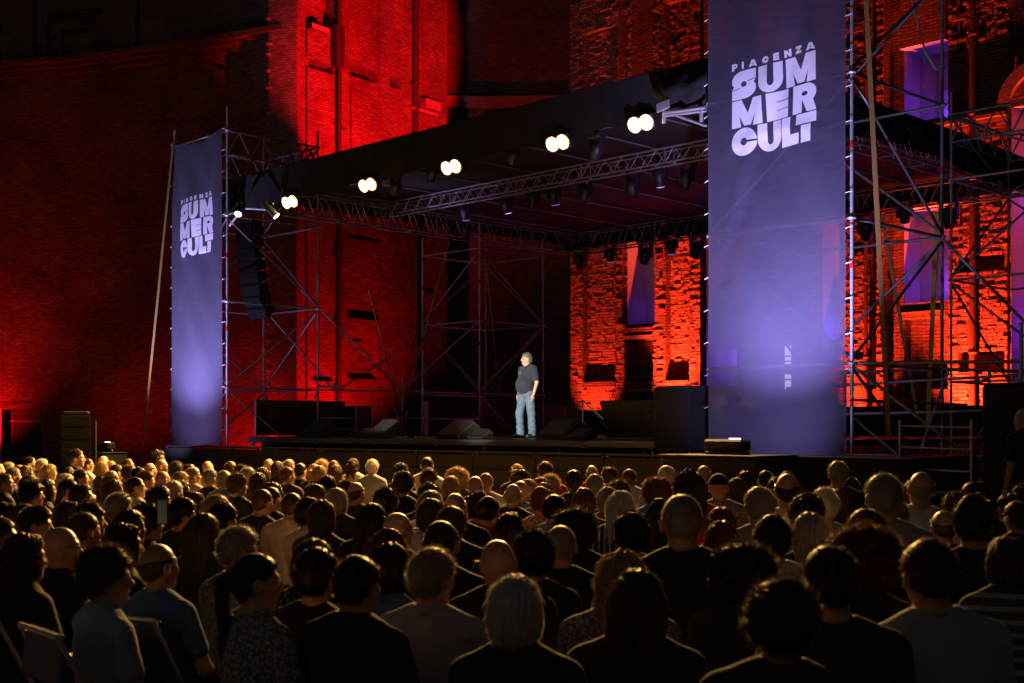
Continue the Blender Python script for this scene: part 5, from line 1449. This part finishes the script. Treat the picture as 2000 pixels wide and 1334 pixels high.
# where each head shows: enlarged-view x, y of the top, width, style, hair, clothes, options
# (f woman's neckline, e glasses, > < head turned right / left, q sunglasses on top)
A_ = """10 175 60 crop g k;75 168 95 short l d;105 208 130 short g k;150 190 95 ring g d >;62 255 130 short b k e>;255 125 95 short k k >;235 195 105 wavy b d ef;315 143 105 short w p >;405 180 120 long l w f;
610 68 108 short d k e>;595 133 98 short g d;682 138 98 crop d w e>;795 122 98 bald - k;785 160 110 bob l d f;870 160 92 short l d;1020 140 100 crop b k e>;1195 72 112 wavy d k ef>;1272 150 100 bald - d >;
1205 178 100 ring b d;1395 165 112 curly d k;1485 185 90 short d k;1630 163 105 bald - p;1795 162 105 short b d;1530 207 122 short g p >;1420 240 112 bob l d f;1672 220 110 short g k;1732 235 145 short g t e;1850 255 112 curly b k f>;
1885 187 112 curly d k;1950 205 130 thick g k;905 185 105 short b k;1000 185 112 thick b d;1088 205 130 short k d;1165 235 130 thick b d >;1285 240 125 bald - d;1310 310 112 short w k;1447 300 142 bob b z fq;
510 203 130 bob k k f;512 255 142 bob w d f;628 225 130 short d k >;828 235 142 ring d k e;932 300 150 long a k f;1100 285 128 crop k w >;1230 350 185 thick k k >;265 308 150 curly k p >;285 265 120 bob b d f;
372 300 135 long d k f;548 300 130 short k k >;655 335 158 bob b k f>;952 400 212 thick g k;1412 435 238 thick k k >;1545 398 120 wavy b d f;1690 420 182 long l d fq;1792 470 232 thick k z;588 485 235 wavy b x f>;760 480 155 curly d d >;
152 488 165 crop b d;258 503 255 thick d w >;30 478 120 wavy d d f;12 600 110 short d n >;455 667 228 bald - k e>;1095 533 320 long d k f;1120 488 215 curly k k;805 815 345 curly d s >;1328 803 332 ring b u;1872 668 285 thick g z e>;
205 720 150 wavy b d f;700 560 140 short b k;985 640 200 wavy d k f;1620 560 200 long b d f"""
B_ = """480 146 98 bald - d;480 207 118 bob b k f;600 160 112 bob b d f;690 145 85 short g k;668 205 92 short a d >;768 177 122 short k k;850 183 78 pony l d f;898 193 88 bob l d f;905 147 92 curly l d f;995 155 98 short b k;
1047 185 122 long b k f;1170 138 118 wavy d p f;1305 148 126 thick w g;1540 178 120 curly k k;1716 128 107 crop d w;1500 240 200 curly d k f;1602 248 105 crop g k;1755 218 150 curly d w f;1722 333 142 curly d k;1757 388 140 long g w f;
1806 448 192 bob b w f;455 248 170 bob d d fq;540 320 132 bob b k f;538 363 132 crop b k;410 378 182 crop b k;625 408 182 crop b p q;852 335 147 bob b k f;957 268 130 bob k k f;1107 304 132 curly b d f;1232 324 150 ring b d;1078 368 200 bob g k f;
1412 370 172 curly k d;835 438 225 thick d p >;925 460 125 bob b d f;1247 484 222 long d k f;1482 558 245 bald - n e>;1802 628 312 crop d k;1438 688 352 wavy a w f;372 885 372 pony d z f>;768 758 322 bob b v f;800 862 390 thick k k;1762 820 452 thick g s >;
1120 900 200 short d d;1330 800 190 bob k u f"""
C_ = """400 207 205 bigcurly l d f;365 273 142 bob l k f;510 280 122 bald - d;612 254 112 crop l w;857 184 102 bun l d f;905 224 150 curly d k f;1090 163 117 short b r;1062 264 112 curly l s f;880 298 95 bob l k f;977 284 112 bob b d f;
820 313 122 bald - u;765 338 165 ring g k;1002 323 125 bun d s f;1076 353 187 bun a z f;1312 229 132 pony d d f;1450 193 112 ring b r;1446 260 142 short g d;1565 203 132 curly d k;1580 304 152 curly b k f;1735 220 122 short b s;1332 360 192 bob b d f;
1572 358 142 bob g b f;1642 388 245 long w x f;405 408 200 ring b k;507 393 122 curly d n;385 508 262 thick b n;1272 538 312 bigcurly d k f;850 556 262 long d n f;962 688 222 curly k k;1182 663 282 crop g k;1692 560 282 curly k n;
770 778 290 bald - k e<;1595 848 332 wavy l z f;890 1045 548 bob w k f;1738 1000 520 long b d f;1120 420 120 short d s;640 430 130 short k r"""
D_ = """365 194 132 crop w s;432 204 92 bald - d;342 277 252 bigcurly a u f;627 224 222 wavy d r f;716 196 122 ring l d;832 260 165 cap k z e;1000 234 142 bob d k f;942 288 102 bob b d f;1132 229 122 short k d;1240 279 132 bob b k f;1370 258 202 ring d w;
1352 236 122 short b k;1760 158 147 short g k;1872 288 182 thick d d;1110 355 222 short g g;602 418 322 crop g k;860 513 212 long b d f;350 448 225 long d k f;1452 408 262 curly d k f;1642 373 232 thick w g;1792 373 152 bob a d f;1282 573 330 thick k w;
1492 558 252 long g d f;1062 800 560 bigcurly d o f;1212 1076 572 curly d d;760 620 180 bob a d f"""
E_ = """887 258 248 short g g;1117 242 190 ring g w;1090 313 182 bob a z f;892 448 272 curly g k;692 523 300 short b k;635 640 600 bigcurly a k f;592 818 452 short k n;1567 318 202 crop d k;1482 403 212 curly d k;1642 418 372 thick d k >;
1362 548 202 ring b d;1412 768 445 short b s;1772 743 372 bob b y f;1922 408 132 bun d k f;1978 338 90 curly d d;1995 470 120 short b o;1230 900 260 thick k w"""
PEOPLE = []
for x0, blk in ((0, A_), (400, B_), (800, C_), (1200, D_), (1500, E_)):
    for ent in blk.replace('\n', '').split(';'):
        w = ent.split()
        if not w: continue
        PEOPLE.append(dict(x=x0 + float(w[0]) / 3.994, y=860 + float(w[1]) / 3.994, w=float(w[2]) / 3.994, st=w[3], hc=w[4], cl=w[5], op=w[6] if len(w) > 6 else ''))
pr_ = random.Random(11)
for p in PEOPLE:
    base = np.interp(p['x'], (0, 400, 900, 1400, 2000), (52, 40, 14, -2, -12))
    p['yaw'] = base + pr_.uniform(-9, 9)
    turn = p['yaw'] + (22 if '>' in p['op'] else (-22 if '<' in p['op'] else 0))
    hw = HW[p['st']] * (1 - 0.04 * ('f' in p['op']))
    we = hw * abs(math.cos(R(turn))) + (hw + 0.035) * abs(math.sin(R(turn))) * 0.75
    we = max(we, hw)
    Y = F * we / p['w']
    z = zat(p['y'], Y)
    zlo, zhi = 1.16 + 0.4 * HT[p['st']], 1.44 + HT[p['st']]
    if z < zlo: Y = (CH - zlo) * F / (p['y'] - HY)
    if z > zhi: Y = min((CH - zhi) * F / (p['y'] - HY), Y * 1.25)
    p['Y'] = Y
# keep neighbours from sharing the same place: push the farther one back along its line of sight
for it in range(40):
    mv = False
    for i, a in enumerate(PEOPLE):
        for b in PEOPLE[i + 1:]:
            if abs(a['x'] - b['x']) > 400: continue
            ax, bx_ = (a['x'] - 1000) / F * a['Y'], (b['x'] - 1000) / F * b['Y']
            if math.hypot(ax - bx_, a['Y'] - b['Y']) < 0.40:
                far, near = (a, b) if a['Y'] > b['Y'] else (b, a)
                far['Y'] *= 1.012; near['Y'] *= 0.994; mv = True
    if not mv: break
def hair_word(p):
    n = HN.get(p['hc'], '')
    return dict(bald='bald', ring='balding %s haired' % n, crop='close cropped %s haired' % n, short='short %s haired' % n, thick='thick %s haired' % n, curly='curly %s haired' % n, bigcurly='big curly %s haired' % n,
                bob='%s bobbed' % n, long='long straight %s haired' % n, wavy='wavy %s haired' % n, pony='%s ponytailed' % n, bun='%s bun haired' % n, cap='black capped')[p['st']]
ZONES = [(90, 'at the left edge'), (200, 'below the plank door'), (330, 'below the tan strap'), (450, 'below the left banner'), (560, 'below the line array'), (690, 'below the left draped railing'), (830, 'below the flight case'), (980, 'left of the performer'),
         (1080, 'below the performer'), (1190, 'right of the performer'), (1300, 'below the leaning panel'), (1400, 'below the draped rack'), (1520, 'below the right banner'), (1660, 'under the right banner edge'), (1800, 'below the right tower'), (1900, 'below the crowd fence'), (2100, 'at the right edge')]
def row_word(Y): return 'front rows' if Y > 11 else 'second block' if Y > 7.5 else 'middle rows' if Y > 5.3 else 'rear rows' if Y > 4.0 else 'nearest row'
labs = {}
for p in PEOPLE:
    z = next(s for (lim, s) in ZONES if p['x'] < lim)
    p['lab'] = '%s person, %s, %s %s' % (hair_word(p), CM[p['cl']][1], row_word(p['Y']), z)
    labs.setdefault(p['lab'], []).append(p)
for l, ps in labs.items():
    if len(ps) > 1:
        ps.sort(key=lambda q: q['x'])
        for k, q in enumerate(ps): q['lab'] = l + ', ' + (('left one', 'right one')[k] if len(ps) == 2 else ('leftmost', 'second from left', 'third from left', 'fourth from left', 'fifth from left')[min(k, 4)])
SHM = {}
for i, p in enumerate(PEOPLE):
    Y = p['Y']; X = (p['x'] - 1000) / F * Y
    ztop = min(max(zat(p['y'], Y), 1.08), 1.56)
    sc = (ztop - HT[p['st']]) / 1.315
    sc = min(max(sc, 0.86), 1.13)
    t = thing('person', p['lab'], 'person', (X, Y, min(0.0, 0) if True else 0), -R(p['yaw']), 'seated audience')
    wsc = pr_.uniform(0.97, 1.08); 
    t.scale = (sc * wsc, sc, sc)
    t.rotation_euler = (pr_.uniform(-0.05, 0.05), pr_.uniform(-0.055, 0.055), -R(p['yaw']))
    fem = 1 if 'f' in p['op'] else 0
    hy = -0.45 if '>' in p['op'] else (0.45 if '<' in p['op'] else 0.0)
    sk = SKIN[i % 3]
    mesh_obj('body', BODY[(fem, hy)], sk, t)
    kind = 'wide' if fem else ('collar' if p['cl'] in 'wpts' and i % 2 else ('long' if p['cl'] in 'kd' and i % 4 == 0 else 'tee'))
    mesh_obj('shirt', SHIRT[kind], CM[p['cl']][0], t)
    mesh_obj('trousers', TROU, TRM, t)
    rz = hy
    def on_head(name, me, m):
        c, s = math.cos(rz), math.sin(rz)
        # turn about the neck axis
        mesh_obj(name, me, m, t, (0.02 * -s * 1.0, -0.02 + 0.02 * c, 0), (0, 0, rz))
    if p['st'] != 'bald':
        sd = 1 + (i % 2) if (p['st'], 2) in HAIR else 1
        on_head('cap' if p['st'] == 'cap' else 'hair', HAIR[(p['st'], sd)], HM[p['hc']] if p['st'] != 'cap' else CM['k'][0])
    if 'e' in p['op']: on_head('glasses', GLASSES, GLM)
    if 'q' in p['op']:
        o = mesh_obj('sunglasses', GLASSES, GLM, t, (0, -0.06, 0.14), (-0.35, 0, 0)); 
        o.location = (0, 0.36, 0.135) if False else (0, -0.46, 0.20); o.rotation_euler = (0.36, 0, 0)

# ------------------------------------------------------------------ standing figures
def standing(name, label, loc, rz, H_, belly, sh_mat, tr_mat, hair_style, hair_m, watch, mic, skin, hyaw=0.0):
    """standing man, arms hanging; built at 1.72 m then scaled"""
    t = thing(name, label, 'person', loc, rz)
    k = H_ / 1.72; t.scale = (k, k, k)
    hz = 0.41                                      # lifts the seated head to standing height
    sh = np.array((0, 0, hz))
    A = {s: ((0.20 * s, -0.03, 1.40), (0.255 * s, -0.055, 1.13), (0.245 * s, 0.02, 0.885)) for s in (-1, 1)}
    def torso(p, e=0.0):
        return U([ell(p, (0, -0.02, 1.28), (0.18 + e, 0.125 + e, 0.20 + e)), ell(p, (0, 0.045 * belly, 1.08), (0.175 + e, 0.14 + 0.055 * belly + e, 0.19 + e)), ell(p, (0, 0.0, 0.95), (0.175 + e, 0.145 + e, 0.13 + e)),
                  cap(p * np.array((1, 1, 1)), (0.17, -0.03, 1.395), (0.05, -0.03, 1.455), 0.052 + e, 0.045 + e), cap(p, (-0.17, -0.03, 1.395), (-0.05, -0.03, 1.455), 0.052 + e, 0.045 + e)], 0.06)
    FT = {1: (0.115, 0.06), -1: (-0.125, -0.05)}
    def legs(p, e=0.0, e2=0.0):
        d = None
        for s in (-1, 1):
            fx, fy = FT[s]
            q = U([cap(p, (0.09 * s, 0, 0.90), (fx * 1.02, fy + 0.03, 0.50), 0.092 + e, 0.063 + e), cap(p, (fx * 1.02, fy + 0.03, 0.50), (fx, fy, 0.10), 0.060 + e, 0.043 + e + e2)], 0.03)
            d = q if d is None else smin(d, q, 0.02)
        return d
    def hand(p, s):
        w = np.array(A[s][2]); d = ell(p, w + (-0.005 * s, 0.012, -0.055), (0.022, 0.040, 0.052))
        for j in range(4):
            b = w + np.array((-0.012 * s, 0.040 - 0.020 * j, -0.095 - 0.006 * (1.5 - abs(j - 1.5))))
            m_ = b + np.array((-0.012 * s, 0.004, -0.030)); e_ = m_ + np.array((-0.026 * s, 0.0, -0.004))
            d = smin(d, smin(cap(p, b, m_, 0.0095, 0.009), cap(p, m_, e_, 0.009, 0.008), 0.004), 0.006)
        th = w + np.array((-0.004 * s, 0.045, -0.03))
        return smin(d, cap(p, th, th + np.array((-0.018 * s, 0.016, -0.045)), 0.011, 0.009), 0.008)
    def body(p):
        d = head_sdf(rotz(p - sh, -hyaw)); d = smin(d, cap(p, (0, -0.028, 1.40), (0, -0.012, 1.55), 0.062, 0.056), 0.03)
        d = smin(d, torso(p), 0.035)
        for s in (-1, 1):
            d = smin(d, smin(cap(p, A[s][0], A[s][1], 0.052, 0.042), cap(p, A[s][1], A[s][2], 0.041, 0.027), 0.015), 0.03)
            d = smin(d, hand(p, s), 0.012)
        d = smin(d, legs(p), 0.04)
        for s in (-1, 1): d = smin(d, cap(p, (FT[s][0], FT[s][1] - 0.03, 0.06), (FT[s][0] * 1.1, FT[s][1] + 0.13, 0.045), 0.04, 0.034), 0.03)
        return d
    def polo(p):
        d = torso(p, 0.014)
        for s in (-1, 1):
            a, b = np.array(A[s][0]), np.array(A[s][1]); d = smin(d, cap(p, a, a + (b - a) * 0.72, 0.070, 0.066), 0.03)
        d = np.maximum(d, -cap(p, (0, -0.02, 1.445), (0, 0.03, 1.8), 0.064, 0.1)); d = np.maximum(d, -ell(p, (0, 0.12, 1.44), (0.028, 0.05, 0.07)))
        e = np.hypot(p[:, 0] / 0.075, (p[:, 1] + 0.022) / 0.078)
        ring = np.maximum(np.abs(e - 1) * 0.075 - 0.010, np.abs(p[:, 2] - (1.468 - 0.45 * (p[:, 1] + 0.02))) - 0.022)
        ring = np.maximum(ring, -(np.maximum(np.abs(p[:, 0]) - 0.02, 0.02 - p[:, 1])))
        d = smin(d, ring, 0.008)
        d = np.maximum(d, 0.895 - p[:, 2])
        return d + 0.005 * noise(p * np.array((1, 1, 1.6)), 26, 5) + 0.003 * noise(p, 60, 8)
    def jeans(p):
        d = smin(legs(p, 0.020, 0.018), ell(p, (0, -0.005, 0.93), (0.183, 0.155, 0.12)), 0.04)
        d = np.maximum(np.maximum(d, p[:, 2] - 0.96), 0.055 - p[:, 2])
        low = np.clip((0.55 - p[:, 2]) * 3, 0, 1)
        return d + 0.006 * noise(p * np.array((1, 1, 1.5)), 34, 12) + low * 0.007 * np.sin(p[:, 2] * 60 + 3 * np.sin(p[:, 0] * 30))
    mesh_obj('body', np_mesh('body', *snet(body, (-0.34, -0.26, -0.01), (0.34, 0.30, 1.76), 0.0095, 'b')), skin, t)
    mesh_obj('shirt', np_mesh('shirt', *snet(polo, (-0.36, -0.26, 0.86), (0.36, 0.34, 1.56), 0.0105, 's')), sh_mat, t)
    mesh_obj('trousers', np_mesh('trousers', *snet(jeans, (-0.28, -0.26, 0.03), (0.28, 0.30, 1.02), 0.0105, 'j')), tr_mat, t)
    shoe_m = mat('shoe_leather', (.035, .03, .03), 0.5, var=0.3)
    for s in (-1, 1):
        fx, fy = FT[s]
        def shoe(p):
            d = smin(cap(p, (fx, fy - 0.045, 0.055), (fx * 1.1, fy + 0.14, 0.045), 0.050, 0.044), cap(p, (fx, fy - 0.02, 0.06), (fx, fy - 0.02, 0.10), 0.048), 0.03)
            return np.maximum(d, 0.004 - p[:, 2])
        mesh_obj('shoe', np_mesh('shoe', *snet(shoe, (fx - 0.09, fy - 0.14, -0.01), (fx + 0.11, fy + 0.24, 0.18), 0.01, 'shoe')), shoe_m, t)
    mesh_obj('hair', HAIR[(hair_style, 1)], hair_m, t, (-0.02 * math.sin(hyaw), -0.02 + 0.02 * math.cos(hyaw), hz), (0, 0, hyaw))
    if watch:
        w = A[1][2]; o = mesh_obj('wristwatch', DISC, BLACKPLASTIC, t, (w[0], w[1] - 0.004, w[2] - 0.012), (0.12, 0, 0), (0.034, 0.034, 0.032)); mesh_obj('watch_face', DISC, STEEL, o, (0.9, 0, 0.5), (0, R(90), 0), (0.5, 0.5, 0.25))
    if mic:
        mm = mat('headset_boom', (.03, .03, .03), .4)
        o = mesh_obj('headset_microphone', TUBE6, mm, t, Matrix.Rotation(hyaw, 3, 'Z') @ Vector((0.083, 0.0, 1.575)), (Matrix.Rotation(hyaw, 3, 'Z') @ Vector((-0.055, 0.10, -0.035))).to_track_quat('Z', 'Y').to_euler(), (0.0035, 0.0035, 0.12))
        mesh_obj('capsule', DISC, mm, o, (0, 0, 0.97), (0, 0, 0), (2.6, 2.6, 0.12))
    return t
POLO = cloth('polo_navy', (.026, .032, .045)); JEANS = mat('denim', (.09, .14, .20), .85, var=.55, scale=9, bump=.3)
perf = standing('person', 'performer on the stage in dark polo shirt and faded jeans, arms hanging', PERF, math.atan2(-0.62, -0.78) - math.pi / 2, 1.73, 0.9, POLO, JEANS, 'short', HM['g'], True, True, SKIN[0], -0.5)
bd = mesh_obj('shirt_badge', DISC, mat('white_badge', (.7, .7, .7)), perf, (0.09, 0.098, 1.33), (R(-80), 0, R(-20)), (0.011, 0.011, 0.006))
standing('person', 'standing stagehand in black clothes at the right edge by the draped enclosure', (5.95, 14.9, 0), R(30), 1.86, 0.7, CM['k'][0], TRM, 'crop', HM['g'], False, False, SKIN[1])

# ------------------------------------------------------------------ chairs
BLUEP = mat('blue_chair_plastic', (.015, .055, .18), .6, var=.2)
def chair(loc, rz, label):
    t = thing('folding_chair', label, 'chair', loc, rz, 'blue folding chairs')
    mesh_obj('seat', box_mesh(0.42, 0.40, 0.03, 0.012), BLUEP, t, (0, 0.02, 0.44))
    mesh_obj('backrest', box_mesh(0.42, 0.025, 0.20, 0.01), BLUEP, t, (0, -0.235, 0.76), (-0.15, 0, 0))
    off = Vector(loc)
    for s in (-1, 1):
        for (a, b) in (((0.21 * s, 0.20, 0), (0.21 * s, -0.26, 0.86)), ((0.19 * s, -0.20, 0), (0.19 * s, 0.14, 0.43))):
            a, b = Vector(a), Vector(b); d = b - a
            mesh_obj('leg', TUBE, STEEL, t, a, d.to_track_quat('Z', 'Y').to_euler(), (0.011, 0.011, d.length))
    mesh_obj('top_bar', TUBE, STEEL, t, (-0.21, -0.26, 0.86), (0, R(90), 0), (0.011, 0.011, 0.42))
pc = at(20, 1275, 4.3)
chair((pc.x - 0.05, pc.y, 0), R(-48), 'empty blue folding chair with steel frame at the bottom left corner')
near = sorted([p for p in PEOPLE if 3.9 < p['Y'] < 6 and p['x'] < 420], key=lambda p: p['Y'])[:5]
for q in near:
    chair(((q['x'] - 1000) / F * q['Y'], q['Y'], 0), -R(q['yaw']), 'blue folding chair under the ' + q['lab'].split(',')[0])

# ------------------------------------------------------------------ a phone held up in the crowd
ph_p = at(318, 1000, 7.6)
ph = thing('smartphone', 'lit smartphone held up between heads at the left of the crowd', 'phone', ph_p, R(-20))
mesh_obj('case', box_mesh(0.072, 0.009, 0.15, 0.003), BLACKPLASTIC, ph)
mesh_obj('screen', box_mesh(0.064, 0.002, 0.136, 0), mat('phone_screen', (.03, .03, .03), .3, var=.9, scale=40, emit=(.55, .5, .45), estr=.04), ph, (0, -0.006, 0))
